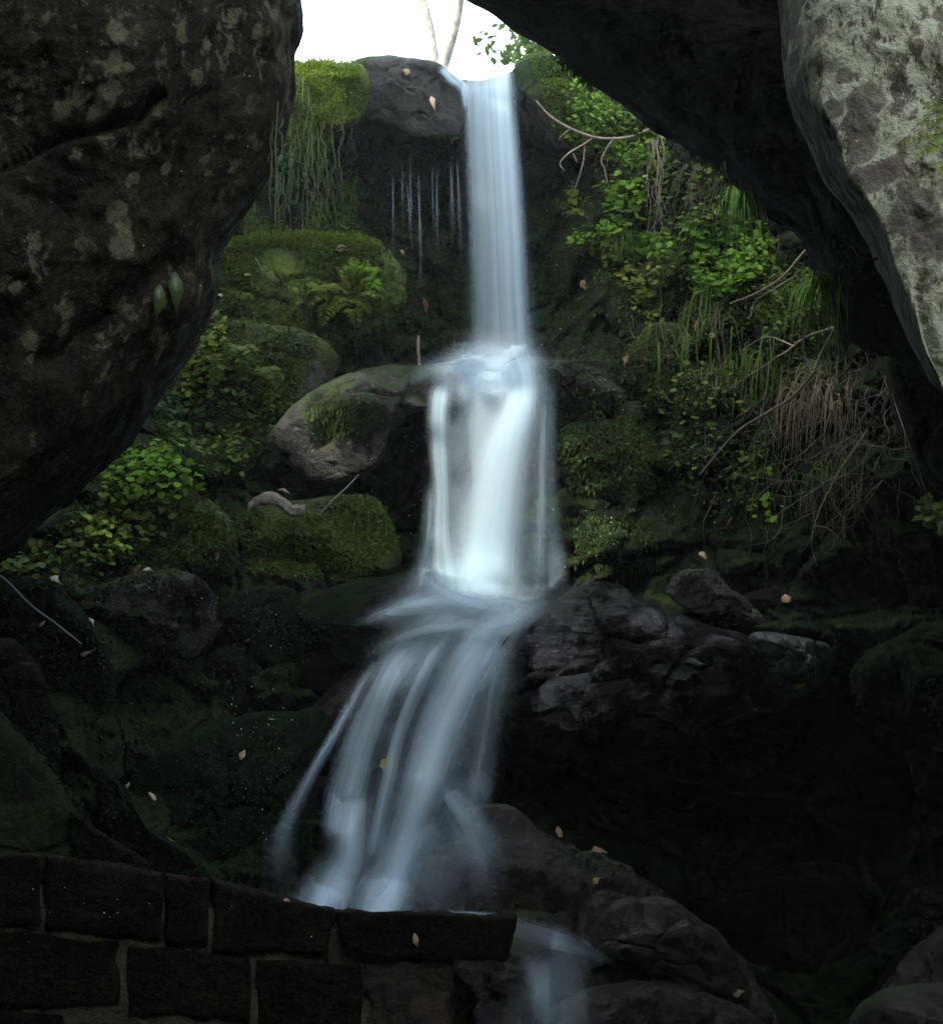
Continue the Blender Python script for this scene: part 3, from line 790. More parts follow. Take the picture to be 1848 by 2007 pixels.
# ================================================================== WATER
wf = empty('waterfall', P(940, 1780, 6.3))
tag(wf, 'silky waterfall dropping over the rock lip and fanning out into strands down the rocks', 'waterfall')
def ribbon(name, pts, mat, depth=None, off=0.05, nu=14, nv=70, bulge=0.03, parent=wf, smooth_n=17, back=0.0, label=None):
    """pts: (x, y, halfwidth[, depth]) down the water; depth=None clings to the rock below"""
    P_ = np.asarray([list(p) + [0] * (4 - len(p)) for p in pts], float)
    C = catmull(P_, nv)
    tg = np.gradient(C[:, :2], axis=0); tg /= np.linalg.norm(tg, axis=1, keepdims=True) + 1e-9
    nrm = np.stack([tg[:, 1], -tg[:, 0]], -1)
    us = np.linspace(-1, 1, nu)
    XY = C[:, None, :2] + nrm[:, None, :] * (us[None, :, None] * C[:, None, 2:3])
    if depth == 'given':
        Dp = np.repeat(C[:, 3:4], nu, 1)
    else:
        Dp = np.zeros((nv, nu))
        for i in range(nv):
            for j in range(nu):
                h = hit(XY[i, j, 0], XY[i, j, 1], 4.75)
                Dp[i, j] = h[2] if h else (Dp[i - 1, j] if i else 8)
        # the water surface is smoother than the rock: local minimum, then average
        Q = Dp.copy()
        for i in range(nv):
            a, b = max(0, i - 4), min(nv, i + 5)
            Q[i] = Dp[a:b].min(0)
        kx = max(1, smooth_n)
        ker = np.ones(kx) / kx
        Q = np.stack([np.convolve(np.pad(Q[:, j], kx // 2, mode='edge'), ker, 'valid')[:nv] for j in range(nu)], 1)
        Q = np.stack([np.convolve(np.pad(Q[i], 2, mode='edge'), np.ones(5) / 5, 'valid') for i in range(nv)], 0)
        Dp = Q - off
    Dp = Dp - bulge * (1 - us[None, :] ** 2) - back
    if depth == 'given':
        # never behind the rock it lands on
        M = np.full((nv, nu), 99.0)
        for i in range(nv):
            for j in range(nu):
                h = hit(XY[i, j, 0], XY[i, j, 1], 4.75)
                if h: M[i, j] = h[2] - 0.03
        M = np.stack([M[max(0, i - 2):i + 3].min(0) for i in range(nv)])
        Dp = np.minimum(Dp, M)
        Dp = np.stack([np.convolve(np.pad(Dp[:, j], 2, mode='edge'), np.ones(5) / 5, 'valid') for j in range(nu)], 1)
    V = Pn(XY[..., 0], XY[..., 1], Dp).reshape(-1, 3)
    UV = np.stack(np.meshgrid((us + 1) / 2, np.linspace(0, 1, nv)), -1).reshape(-1, 2)
    I = np.arange(nv * nu).reshape(nv, nu)
    Fa = np.stack([I[:-1, :-1], I[1:, :-1], I[1:, 1:], I[:-1, 1:]], -1).reshape(-1, 4)
    o = mesh_obj(name, V, Fa, mat, parent=parent, uv=UV)
    if label: o['label'] = label
    return o

W_main = water_mat('water_curtain', tl=0.35, op=0.95, edge=0.22, f0=0.01, f1=0.12, freq=3.2, vfreq=0.12, lo=0.45, seed=3.3, fine=0.22)
W_main2 = water_mat('water_curtain_back', tl=0.35, op=0.5, edge=0.4, f0=0.02, f1=0.15, freq=3.0, vfreq=0.15, lo=0.5, seed=9.1, fine=0.2)
W_soft = water_mat('water_soft', op=0.5, edge=0.5, f0=0.3, f1=0.3, freq=3.0, vfreq=0.6, lo=0.6, seed=1.7, fine=0.15)
W_mid = water_mat('water_middle', tl=0.35, op=0.82, edge=0.5, f0=0.12, f1=0.18, freq=4.0, vfreq=0.3, lo=0.6, seed=5.9, fine=0.2)
W_str = water_mat('water_strand', op=0.8, edge=0.5, f0=0.15, f1=0.10, freq=2.6, vfreq=0.4, lo=0.45, seed=2.2, fine=0.15)
W_str2 = water_mat('water_strand_bright', op=1.0, edge=0.5, f0=0.12, f1=0.04, freq=2.4, vfreq=0.3, lo=0.55, seed=7.7, fine=0.12)
W_thin = water_mat('water_trickle', tl=0.35, op=0.42, edge=0.5, f0=0.15, f1=0.35, freq=1.0, vfreq=2.2, lo=0.25, seed=4.4, fine=0.0)
W_faint = water_mat('water_faint', op=0.38, edge=0.5, f0=0.2, f1=0.25, freq=3.5, vfreq=0.5, lo=0.3, seed=8.8, fine=0.2)
W_veil = water_mat('water_veil', op=0.7, edge=0.5, f0=0.15, f1=0.10, freq=3.0, vfreq=0.35, lo=0.45, seed=14.8, fine=0.15)
W_haze = water_mat('water_haze', op=0.42, edge=0.5, f0=0.12, f1=0.45, freq=2.5, vfreq=0.3, lo=0.5, seed=17.8, fine=0.1)
W_wisp = water_mat('water_wisp', op=0.7, edge=0.5, f0=0.25, f1=0.55, freq=2.0, vfreq=0.5, lo=0.5, seed=4.8, fine=0.1)
W_apron = water_mat('water_apron', op=0.7, edge=0.5, f0=0.4, f1=0.4, freq=2.5, vfreq=0.4, lo=0.6, seed=21.4, fine=0.15)
W_mistband = water_mat('water_shelf_film', op=0.45, edge=0.5, f0=0.4, f1=0.45, freq=2.0, vfreq=0.8, lo=0.5, seed=31.4, fine=0.1)
W_core = water_mat('water_core', tl=0.35, op=0.95, edge=0.5, f0=0.25, f1=0.2, freq=2.5, vfreq=0.25, lo=0.7, seed=12, fine=0.1)
W_glare = water_mat('water_lip', tl=0.35, op=0.95, edge=0.25, f0=0.05, f1=0.3, freq=4.0, vfreq=0.6, lo=0.6, seed=6.4)

# sliding over the sill, then the tall curtain
ribbon('sill_water', [(862, 128, 16, 10.3), (885, 150, 18, 9.8), (908, 172, 14, 9.4), (915, 215, 10, 9.25)], W_veil, depth='given', nv=40)
ribbon('upper_curtain', [(958, 141, 53, 9.35), (959, 165, 55, 9.13), (962, 220, 57, 9.0), (968, 330, 58, 8.9), (974, 450, 60, 8.85), (980, 600, 61, 8.8), (984, 712, 66, 8.75)],
       W_main, depth='given', nu=24, nv=120, bulge=0.05)
ribbon('upper_curtain_spray', [(960, 160, 60, 9.2), (966, 330, 68, 9.0), (975, 500, 72, 8.95), (984, 700, 84, 8.9)], W_main2, depth='given', nu=20, nv=60, bulge=0.05)
for (x0, x1, y1, y2, hw) in [(770, 772, 290, 500, 3.5), (797, 803, 300, 530, 3), (804, 806, 290, 540, 4), (820, 828, 300, 560, 4.5), (848, 852, 300, 540, 4), (857, 858, 300, 545, 3.5), (884, 888, 290, 520, 8), (896, 905, 300, 560, 5), (788, 790, 300, 440, 2.5)]:
    y1 += rng.uniform(-25, 60); y2 += rng.uniform(-60, 20)
    ribbon('trickle', [(x0, y1, hw * .7, 9.35), ((x0 + x1) / 2 + rng.normal() * 1.5, (y1 + y2) / 2, hw * rng.uniform(.7, 1.4), 9.35), (x1 + rng.normal() * 2, y2, hw * .6, 9.35)], W_thin, depth='given', nu=5, nv=24, bulge=0.004)
# first ledge: the curtain spreads into a soft apron
ribbon('splash', [(984, 630, 66, 8.72), (978, 680, 84, 8.5), (968, 715, 112, 8.1), (962, 760, 128, 7.75), (965, 820, 122, 7.6)], W_apron, depth='given', nu=26, nv=50, bulge=0.05)
ribbon('splash', [(985, 660, 60, 8.6), (980, 700, 84, 8.2), (975, 740, 104, 7.85), (985, 790, 100, 7.6)], W_apron, depth='given', nu=22, nv=50, bulge=0.05)
ribbon('splash', [(790, 748, 20, 7.75), (850, 728, 38, 7.85), (920, 716, 50, 7.9), (1000, 714, 50, 7.92), (1110, 716, 30, 7.9)], W_mistband, depth='given', nv=50)
# middle fall
ribbon('middle_curtain', [(986, 650, 62, 8.5), (1000, 690, 66, 8.1), (1016, 730, 66, 7.8), (1022, 775, 58, 7.62), (1010, 835, 66, 7.5), (990, 900, 78, 7.45), (976, 980, 86, 7.42), (966, 1060, 94, 7.36), (952, 1130, 104, 7.28), (940, 1185, 112, 7.1), (932, 1220, 112, 6.95)],
       W_mid, depth='given', nu=26, nv=110, bulge=0.08)
ribbon('middle_curtain_core', [(1040, 715, 34, 7.75), (1028, 780, 40, 7.5), (1004, 850, 52, 7.4), (982, 930, 66, 7.34), (970, 1010, 74, 7.28), (960, 1090, 80, 7.22), (950, 1160, 90, 7.1), (942, 1215, 90, 6.95)],
       W_core, depth='given', nu=22, nv=90, bulge=0.06)
ribbon('middle_left_strand', [(880, 730, 34, 7.7), (864, 775, 30, 7.5), (860, 830, 29, 7.42), (864, 900, 27, 7.38), (868, 970, 25, 7.36), (868, 1050, 30, 7.34), (874, 1120, 42, 7.28), (890, 1180, 50, 7.12), (895, 1210, 50, 7.0)],
       W_mid, depth='given', nu=16, nv=90, bulge=0.03)
ribbon('middle_veil', [(968, 700, 118, 7.9), (962, 780, 120, 7.7), (955, 900, 118, 7.55), (952, 1020, 122, 7.5), (948, 1100, 134, 7.42), (940, 1180, 150, 7.2), (925, 1235, 160, 7.02)], W_haze, depth='given', nu=28, nv=90, bulge=0.05)
ribbon('middle_side_spray', [(1072, 720, 26, 7.75), (1066, 850, 30, 7.65), (1066, 1000, 36, 7.6), (1064, 1120, 56, 7.45), (1060, 1200, 76, 7.1)], W_faint, depth='given')
ribbon('middle_side_spray', [(846, 930, 16, 7.6), (842, 1060, 30, 7.5), (832, 1150, 52, 7.3), (810, 1205, 66, 7.05)], W_faint, depth='given')
# second ledge: a soft apron of water with brighter folds in it
ribbon('ledge_sheet', [(680, 1225, 14), (760, 1205, 34), (850, 1192, 54), (940, 1196, 60), (1020, 1196, 44), (1100, 1168, 20)], W_soft, off=0.05, nv=80, nu=24)
ribbon('ledge_sheet', [(720, 1215, 8), (790, 1192, 24), (860, 1180, 38), (940, 1186, 44), (1010, 1192, 36), (1080, 1172, 18)], W_soft, off=0.09, nv=80, nu=20)
ribbon('ledge_sheet', [(812, 1118, 12), (840, 1140, 24), (880, 1168, 36), (940, 1186, 36), (1000, 1190, 26)], W_soft, off=0.12, nv=60, nu=18)
ribbon('ledge_sheet', [(700, 1300, 14), (760, 1265, 28), (830, 1240, 36), (900, 1228, 36), (980, 1222, 34), (1050, 1200, 26), (1095, 1174, 12)], W_soft, off=0.08, nv=80, nu=20)
ribbon('ledge_veil', [(905, 1175, 150), (880, 1215, 160), (850, 1260, 150), (815, 1320, 130), (790, 1380, 110)], W_faint, off=0.06, nv=60, nu=36)
ribbon('ledge_veil', [(990, 1180, 60), (975, 1220, 70), (950, 1270, 70), (915, 1330, 64)], W_veil, off=0.07, nv=50, nu=24)
# lower strands: broad soft veils with brighter ropes inside them
ribbon('strand', [(775, 1275, 16), (722, 1322, 17), (686, 1385, 15), (650, 1450, 15), (610, 1520, 17), (574, 1590, 22), (552, 1655, 34), (548, 1720, 50), (552, 1790, 60)], W_wisp, off=0.05, nv=110, nu=12)
ribbon('strand', [(772, 1280, 8), (720, 1324, 9), (684, 1388, 8), (646, 1456, 8), (608, 1524, 9), (572, 1590, 12), (545, 1650, 16)], W_wisp, off=0.06, nv=90, nu=8)
ribbon('strand', [(830, 1235, 40), (785, 1290, 46), (745, 1370, 50), (712, 1450, 54), (688, 1530, 54), (674, 1590, 50), (668, 1660, 50)], W_veil, off=0.06, nv=110, nu=20)
ribbon('strand', [(820, 1250, 22), (770, 1310, 26), (735, 1390, 30), (705, 1470, 34), (684, 1550, 34), (674, 1610, 34)], W_str, off=0.08, nv=100, nu=14)
ribbon('strand', [(696, 1545, 40), (688, 1610, 46), (680, 1680, 54), (655, 1730, 66), (625, 1790, 74), (600, 1840, 80)], W_str2, off=0.09, nv=90, nu=18)
ribbon('strand', [(985, 1215, 50), (935, 1280, 64), (893, 1350, 68), (860, 1440, 72), (835, 1530, 72), (808, 1610, 66), (780, 1690, 68), (745, 1770, 80), (725, 1850, 84)], W_veil, off=0.07, nv=130, nu=24)
ribbon('strand', [(975, 1235, 34), (925, 1300, 44), (885, 1375, 50), (852, 1460, 52), (828, 1550, 50), (802, 1630, 46), (775, 1710, 52), (745, 1790, 60), (730, 1850, 60)], W_str2, off=0.10, nv=130, nu=20)
ribbon('strand', [(1000, 1225, 60), (945, 1300, 96), (905, 1400, 112), (870, 1500, 120), (835, 1600, 126), (800, 1700, 130), (750, 1810, 140)], W_faint, off=0.05, nv=120, nu=32)
ribbon('strand', [(890, 1240, 20), (845, 1290, 24), (812, 1360, 26), (780, 1440, 26), (757, 1530, 28), (738, 1620, 30), (722, 1700, 34)], W_str, off=0.07, nv=100, nu=12)
ribbon('strand', [(990, 1260, 22), (968, 1340, 30), (955, 1430, 34), (942, 1520, 36), (928, 1600, 32)], W_faint, off=0.07, nv=90)
ribbon('strand', [(838, 1515, 24), (866, 1550, 34), (905, 1600, 46), (932, 1650, 58), (945, 1710, 62), (950, 1790, 60)], W_wisp, off=0.07, nv=80, nu=16)
# spill behind the wall end
ribbon('spill', [(860, 1792, 12), (940, 1800, 18), (1010, 1826, 34), (1070, 1843, 40), (1130, 1862, 32), (1200, 1892, 12)], W_str, off=0.05, nv=60, nu=14)
ribbon('spill', [(1060, 1850, 120), (1070, 1930, 100), (1075, 2000, 105), (1080, 2080, 105)], W_faint, off=0.05, nv=60, nu=30)

# ================================================================== builders for leaves, stems and twigs
T_diam = np.array([(0, 0, 0), (.30, .42, .06), (0, 1, -.12), (-.30, .42, .06)])
T_round = np.array([(0, 0, 0), (.34, .18, .05), (.50, .55, .08), (.26, .92, 0), (0, .84, -.03), (-.26, .92, 0), (-.50, .55, .08), (-.34, .18, .05)])
T_long = np.array([(0, 0, 0), (.13, .3, .02), (.11, .6, -.03), (0, 1, -.2), (-.11, .6, -.03), (-.13, .3, .02)])
def unit(a):
    return a / (np.linalg.norm(a, axis=-1, keepdims=True) + 1e-9)
def build_leaves(name, T, pos, yd, nd, s, mat, parent=None, wj=0.25):
    pos = np.asarray(pos, float); yd = unit(np.asarray(yd, float)); nd = np.asarray(nd, float)
    nd = unit(nd - yd * (nd * yd).sum(-1, keepdims=True)); xd = np.cross(yd, nd)
    s = np.asarray(s, float)[:, None, None]
    wv = (1 + wj * (rng.random((len(pos), 1, 1)) - 0.5) * 2)
    V = pos[:, None, :] + s * (T[None, :, 0:1] * xd[:, None, :] * wv + T[None, :, 1:2] * yd[:, None, :] + T[None, :, 2:3] * nd[:, None, :])
    n, k = len(pos), len(T)
    return mesh_obj(name, V.reshape(-1, 3), np.arange(n * k).reshape(n, k), mat, parent=parent, smooth=False)
class Tubes:
    def __init__(s): s.V = []; s.F = []; s.k = 0
    def add(s, path, r0, r1, sides=5, n=None):
        path = np.asarray(path, float)
        if n: path = catmull(path, n)
        m = len(path)
        t = unit(np.gradient(path, axis=0))
        ref = np.array([0.31, 0.77, 0.55])
        a = unit(np.cross(t, ref)); b = np.cross(t, a)
        rr = np.linspace(r0, r1, m)[:, None, None]
        th = np.arange(sides) / sides * 2 * math.pi
        R_ = path[:, None, :] + rr * (np.cos(th)[None, :, None] * a[:, None, :] + np.sin(th)[None, :, None] * b[:, None, :])
        s.V.append(R_.reshape(-1, 3))
        I = s.k + np.arange(m * sides).reshape(m, sides)
        I2 = np.roll(I, -1, axis=1)
        s.F.append(np.stack([I[:-1], I2[:-1], I2[1:], I[1:]], -1).reshape(-1, 4))
        s.k += m * sides
    def build(s, name, mat, parent=None):
        return mesh_obj(name, np.vstack(s.V), np.vstack(s.F), mat, parent=parent)
def W(x, y, off=0.0, default=8.0):
    h = hit(x, y)
    d = (h[2] if h else default) - off
    return np.array(P(x, y, d))
def surf(pts, dmin=0.0, dmax=30):
    pos, nor = [], []
    for x, y in pts:
        h = hit(x, y)
        if h and dmin < h[2] < dmax:
            pos.append(h[0][:]); nor.append(h[1][:])
    return np.array(pos), np.array(nor)

L_dark = leaf_mat('moss_leaf_dark', (0.015, 0.036, 0.003), (0.034, 0.075, 0.005), (0.065, 0.12, 0.007))
L_mid = leaf_mat('moss_leaf_mid', (0.03, 0.07, 0.004), (0.07, 0.14, 0.006), (0.13, 0.20, 0.010))
L_bright = leaf_mat('bright_leaf', (0.07, 0.17, 0.006), (0.13, 0.29, 0.010), (0.22, 0.40, 0.012), trans=0.4)
L_yellow = leaf_mat('yellow_green_leaf', (0.06, 0.12, 0.006), (0.13, 0.20, 0.012), (0.26, 0.30, 0.02), trans=0.4)
L_blue = leaf_mat('blue_green_leaf', (0.02, 0.07, 0.02), (0.035, 0.11, 0.03), (0.06, 0.17, 0.04), trans=0.35)
L_grass = leaf_mat('grass_blade', (0.05, 0.13, 0.01), (0.09, 0.20, 0.015), (0.16, 0.26, 0.04), trans=0.4)
L_dry = leaf_mat('dry_straw', (0.10, 0.09, 0.05), (0.18, 0.15, 0.09), (0.26, 0.22, 0.14), trans=0.2)
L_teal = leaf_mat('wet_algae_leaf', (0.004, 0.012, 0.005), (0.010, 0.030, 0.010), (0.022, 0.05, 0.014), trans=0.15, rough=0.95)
L_dead = leaf_mat('dead_litter', (0.03, 0.02, 0.01), (0.08, 0.05, 0.025), (0.15, 0.11, 0.06), trans=0.1)
M_twig = plain_mat('pale_twig_bark', (0.26, 0.22, 0.17), 0.8, 0.3, 60)
M_twigd = plain_mat('brown_root_bark', (0.13, 0.115, 0.075), 0.85, 0.35, 60)
M_stem = plain_mat('green_stem', (0.06, 0.10, 0.02), 0.7, 0.3, 60)

def moss(label, polys, n, size, mat, droop=0.6, T=T_diam, out=0.012, dmin=4.9, seed_scale=3.0, thr=0.35):
    pos, nor = [], []
    for poly, frac in polys:
        p_, n_ = surf(sample_poly(poly, int(n * frac)), dmin)
        if len(p_): pos.append(p_); nor.append(n_)
    pos = np.vstack(pos); nor = np.vstack(nor)
    keep = np.array([noise.noise(Vector(p) * seed_scale) * 0.5 + 0.5 for p in pos]) > thr + 0.25 * (rng.random(len(pos)) - 0.5)
    pos, nor = pos[keep], nor[keep]
    m = len(pos)
    r = rng.normal(size=(m, 3))
    yd = unit(nor * 0.8 + r * 0.45 + np.array([0, 0, -droop]))
    nd = unit(nor * 0.6 + rng.normal(size=(m, 3)) * 0.5 + np.array([0, 0, 0.6]))
    s = size * (0.35 + 1.1 * rng.random(m) ** 1.5)
    o = build_leaves('moss', T, pos + nor * (out * rng.random((m, 1)) - 0.004), yd, nd, s, mat)
    return tag(o, label, kind='stuff')

moss('bright green moss and tiny leaves on the upper rocks', [
    ([(560, 120), (700, 120), (720, 200), (680, 250), (600, 300), (540, 330), (560, 230)], .18),
    ([(430, 480), (500, 455), (700, 457), (760, 490), (720, 520), (440, 540)], .25),
    ([(1090, 130), (1200, 200), (1290, 270), (1280, 330), (1130, 300), (1080, 220)], .22),
    ([(1110, 460), (1300, 450), (1500, 430), (1600, 560), (1600, 640), (1300, 630), (1200, 600), (1120, 500)], .35)], 26000, 0.022, L_mid)
moss('dark green moss hanging over the cliff face', [
    ([(480, 250), (900, 260), (910, 700), (760, 700), (420, 720), (440, 500)], .30),
    ([(1035, 300), (1300, 300), (1620, 600), (1640, 700), (1500, 900), (1420, 1060), (1230, 1000), (1100, 900), (1060, 700)], .42),
    ([(300, 800), (420, 600), (640, 640), (560, 780), (500, 960), (300, 950)], .14),
    ([(80, 1060), (240, 900), (430, 950), (480, 1100), (200, 1160), (60, 1150)], .14)], 52000, 0.024, L_dark, thr=0.30)
moss('olive moss tufts on the middle rocks', [
    ([(440, 540), (760, 530), (740, 640), (560, 730), (430, 690)], .22),
    ([(460, 1010), (540, 985), (700, 970), (760, 990), (780, 1060), (700, 1140), (480, 1120)], .25),
    ([(330, 760), (430, 620), (620, 650), (600, 760), (480, 900), (320, 900)], .2),
    ([(270, 1060), (350, 965), (450, 1020), (450, 1130), (290, 1130)], .08),
    ([(100, 1120), (200, 950), (380, 960), (300, 1080)], .1),
    ([(1230, 650), (1420, 640), (1500, 760), (1480, 1000), (1300, 1000), (1200, 820)], .15)], 34000, 0.02, L_mid, thr=0.42)
moss('wet blue-green moss draped beside the water', [
    ([(1085, 840), (1230, 820), (1310, 900), (1300, 980), (1120, 970)], .5),
    ([(600, 780), (720, 760), (760, 800), (700, 860), (600, 860)], .2),
    ([(1100, 1010), (1280, 1010), (1300, 1120), (1130, 1130)], .3)], 12000, 0.022, L_dark, droop=1.4, T=T_long)

moss('moss carpet on the flat tops, coloured vivid yellow-green for the light there', [  # brighter leaf colour stands for light on the ledge strip
    ([(450, 466), (560, 452), (700, 456), (750, 478), (700, 494), (560, 486), (470, 482)], .6),
    ([(565, 118), (690, 118), (710, 160), (690, 240), (600, 250), (575, 180)], .4)], 15000, 0.018, L_yellow, droop=0.0, thr=0.2)

moss('brown dead needles and litter caught in the moss', [
    ([(430, 500), (760, 480), (760, 720), (560, 740), (330, 900), (330, 760)], .35),
    ([(460, 1010), (700, 970), (780, 1060), (700, 1150), (480, 1120)], .12),
    ([(1100, 300), (1400, 350), (1620, 600), (1640, 800), (1560, 1050), (1250, 1050), (1230, 700)], .4),
    ([(60, 1130), (450, 1110), (600, 1180), (560, 1360), (100, 1380)], .13)], 9000, 0.022, L_dead, droop=0.3, T=T_long, thr=0.38)

moss('long green moss fringe hanging below the mossy shoulder', [
    ([(480, 300), (560, 230), (700, 250), (700, 420), (660, 450), (480, 450)], 1.0)], 9000, 0.036, L_mid, droop=2.2, T=T_long, thr=0.36)
moss('green growth creeping over the lip rocks', [
    ([(1040, 112), (1090, 105), (1140, 145), (1200, 200), (1180, 290), (1120, 310), (1080, 240)], .5),
    ([(660, 120), (735, 112), (720, 200), (690, 250), (560, 380), (480, 340), (540, 200)], .5)], 12000, 0.02, L_mid, thr=0.42)

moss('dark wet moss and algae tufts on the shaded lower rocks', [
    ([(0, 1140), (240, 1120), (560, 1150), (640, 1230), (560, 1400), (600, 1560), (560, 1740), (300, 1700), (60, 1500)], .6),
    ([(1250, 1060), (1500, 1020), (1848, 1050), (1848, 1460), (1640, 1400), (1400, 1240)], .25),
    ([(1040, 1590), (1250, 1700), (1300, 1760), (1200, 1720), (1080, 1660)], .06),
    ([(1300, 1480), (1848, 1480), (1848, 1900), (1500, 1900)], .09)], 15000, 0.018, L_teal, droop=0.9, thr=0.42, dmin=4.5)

def plant(label, poly, n, size, mat, T=T_round, lift=0.07, group='leafy plants on the rocks', up=0.7, stems=True, cat='plant', name='leafy_plant', group_n=None):
    pts = sample_poly(poly, n)
    pos, nor = surf(pts, 4.9)
    m = len(pos)
    h = lift * (0.25 + rng.random(m))[:, None]
    base = pos.copy()
    tip = pos + nor * h + np.array([0, -0.01, 0.02]) * rng.random((m, 1)) + rng.normal(size=(m, 3)) * 0.008
    root = empty(name, tuple(base[base[:, 2].argmin()]))
    tag(root, label, cat, group)
    az = rng.random(m) * 2 * math.pi
    yd = unit(np.stack([np.cos(az), np.sin(az) * 0.7 - 0.4, -0.1 - 0.5 * rng.random(m)], -1))
    nd = unit(nor * 0.4 + np.array([0, -0.35, up]) + rng.normal(size=(m, 3)) * 0.28)
    build_leaves('leaves', T, tip, yd, nd, size * (0.35 + 1.1 * rng.random(m)), mat, parent=root)
    if stems:
        t = Tubes()
        for i in range(0, m, 3):
            mid = (base[i] + tip[i]) / 2 + np.array([0, 0, 0.01])
            t.add([base[i] - nor[i] * 0.01, mid, tip[i]], 0.0016, 0.001, 4)
        t.build('stems', M_stem, parent=root)
    return root

def fern(label, fronds, mat, size=0.03, group='ferns'):
    """fronds: list of (x0, y0, x1, y1) from root to tip"""
    root = None; P_, Y_, N_, S_ = [], [], [], []
    t = Tubes()
    for (x0, y0, x1, y1) in fronds:
        h = hit(x0, y0)
        if not h: continue
        a = np.array(h[0][:]); d = h[2]
        if root is None:
            root = empty('fern', tuple(a)); tag(root, label, 'fern', group)
        b = np.array(P(x1, y1, d - 0.16))
        mid = (a + b) / 2 + np.array([0, -0.05, 0.04])
        path = catmull([a, mid, b], 16)
        t.add(path, 0.002, 0.0008, 4)
        tg = unit(np.gradient(path, axis=0))
        side = unit(np.cross(tg, np.array([0, -0.6, 0.8])))
        for i in range(2, 16):
            L = size * math.sin(math.pi * (i / 16) ** 0.7) * 1.5 + size * 0.25
            for sgn in (-1, 1):
                P_.append(path[i]); Y_.append(side[i] * sgn + tg[i] * 0.45 + rng.normal(size=3) * 0.12)
                N_.append(np.array([0, -0.5, 0.85]) + rng.normal(size=3) * 0.15); S_.append(L)
    build_leaves('fronds', T_diam, P_, Y_, N_, S_, mat, parent=root)
    t.build('stems', M_stem, parent=root)
    return root

def grass(label, x, y, n, length, spread, mat, dirx=0.0, fall=1.0, name='grass_tuft', group='grass tufts', wid=0.004):
    """a tuft of arching blades rooted round one point"""
    root = empty(name, tuple(W(x, y))); tag(root, label, 'grass', group)
    V, Fa, k = [], [], 0
    for i in range(n):
        bx, by = x + rng.normal() * spread, y + rng.normal() * spread * 0.5
        b = W(bx, by)
        a = rng.normal() * 0.5 + dirx
        L = length * (0.5 + rng.random())
        out = np.array([math.sin(a), -0.45 - 0.3 * rng.random(), 0.0])
        pth = []
        for q in np.linspace(0, 1, 9):
            pth.append(b + out * L * (q - 0.25 * q * q) * 0.75 + np.array([0, 0, 1]) * L * (0.55 * q - fall * 1.15 * q * q))
        pth = np.array(pth)
        sd = unit(np.cross(np.gradient(pth, axis=0), np.array([0.2, -1, 0.3])))
        wd = (wid * (1 - np.linspace(0, 1, 9) ** 2 * 0.9))[:, None]
        V.append(np.stack([pth - sd * wd, pth + sd * wd], 1).reshape(-1, 3))
        I = k + np.arange(18).reshape(9, 2)
        Fa.append(np.stack([I[:-1, 0], I[:-1, 1], I[1:, 1], I[1:, 0]], -1)); k += 18
    mesh_obj('blades', np.vstack(V), np.vstack(Fa), mat, parent=root, smooth=True)
    return root

# ---- bright plants on the right bank
RP = 'leafy plants on the right bank'
plant('bright green round-leaved plants in a band across the right bank', [(1135, 470), (1180, 450), (1260, 455), (1330, 465), (1320, 510), (1240, 520), (1150, 505)], 702, 0.034, L_bright, group=RP)
plant('trailing yellow-green leafy clump hanging below the grass on the right bank', [(1215, 530), (1260, 520), (1330, 560), (1340, 600), (1280, 640), (1235, 600)], 320, 0.033, L_yellow, group=RP)
plant('dense vivid clover-like clump at the top of the right bank', [(1340, 450), (1400, 420), (1490, 430), (1520, 480), (1480, 560), (1400, 590), (1345, 560)], 1080, 0.034, L_bright, group=RP)
plant('round-leaved clump under the overhang of roots', [(1185, 370), (1230, 350), (1290, 370), (1300, 420), (1240, 440), (1190, 420)], 200, 0.040, L_bright, group=RP)
plant('small light green sprig left of the round-leaved clump', [(1100, 390), (1140, 375), (1165, 400), (1150, 440), (1110, 430)], 70, 0.036, L_yellow, group=RP)
plant('mixed light foliage under the dark slab edge at upper right', [(1110, 150), (1190, 190), (1330, 290), (1290, 350), (1190, 310), (1120, 250)], 1100, 0.034, L_bright, group=RP, T=T_diam)
plant('fine yellowish foliage beside the glistening rock', [(1100, 170), (1200, 240), (1240, 330), (1180, 340), (1110, 280)], 420, 0.03, L_yellow, group=RP, T=T_diam)
plant('dull green leaves between the roots and the vivid clump', [(1280, 300), (1400, 340), (1450, 440), (1340, 460), (1280, 400)], 420, 0.036, L_mid, group=RP)
plant('dark small-leaved growth at the right of the bank', [(1490, 470), (1590, 500), (1640, 640), (1560, 700), (1480, 620)], 520, 0.034, L_mid, group=RP, T=T_diam)
plant('scattered dark leaves low on the right bank', [(1280, 760), (1380, 700), (1480, 800), (1520, 960), (1400, 1020), (1300, 900)], 320, 0.030, L_mid, group=RP)
plant('small pair of green leaves far down the right bank', [(1490, 990), (1520, 980), (1530, 1015), (1500, 1025)], 22, 0.035, L_bright, group=RP)
plant('low green sprigs in the shade at the right edge', [(1810, 990), (1848, 980), (1900, 1050), (1830, 1040)], 70, 0.04, L_mid, group=RP)
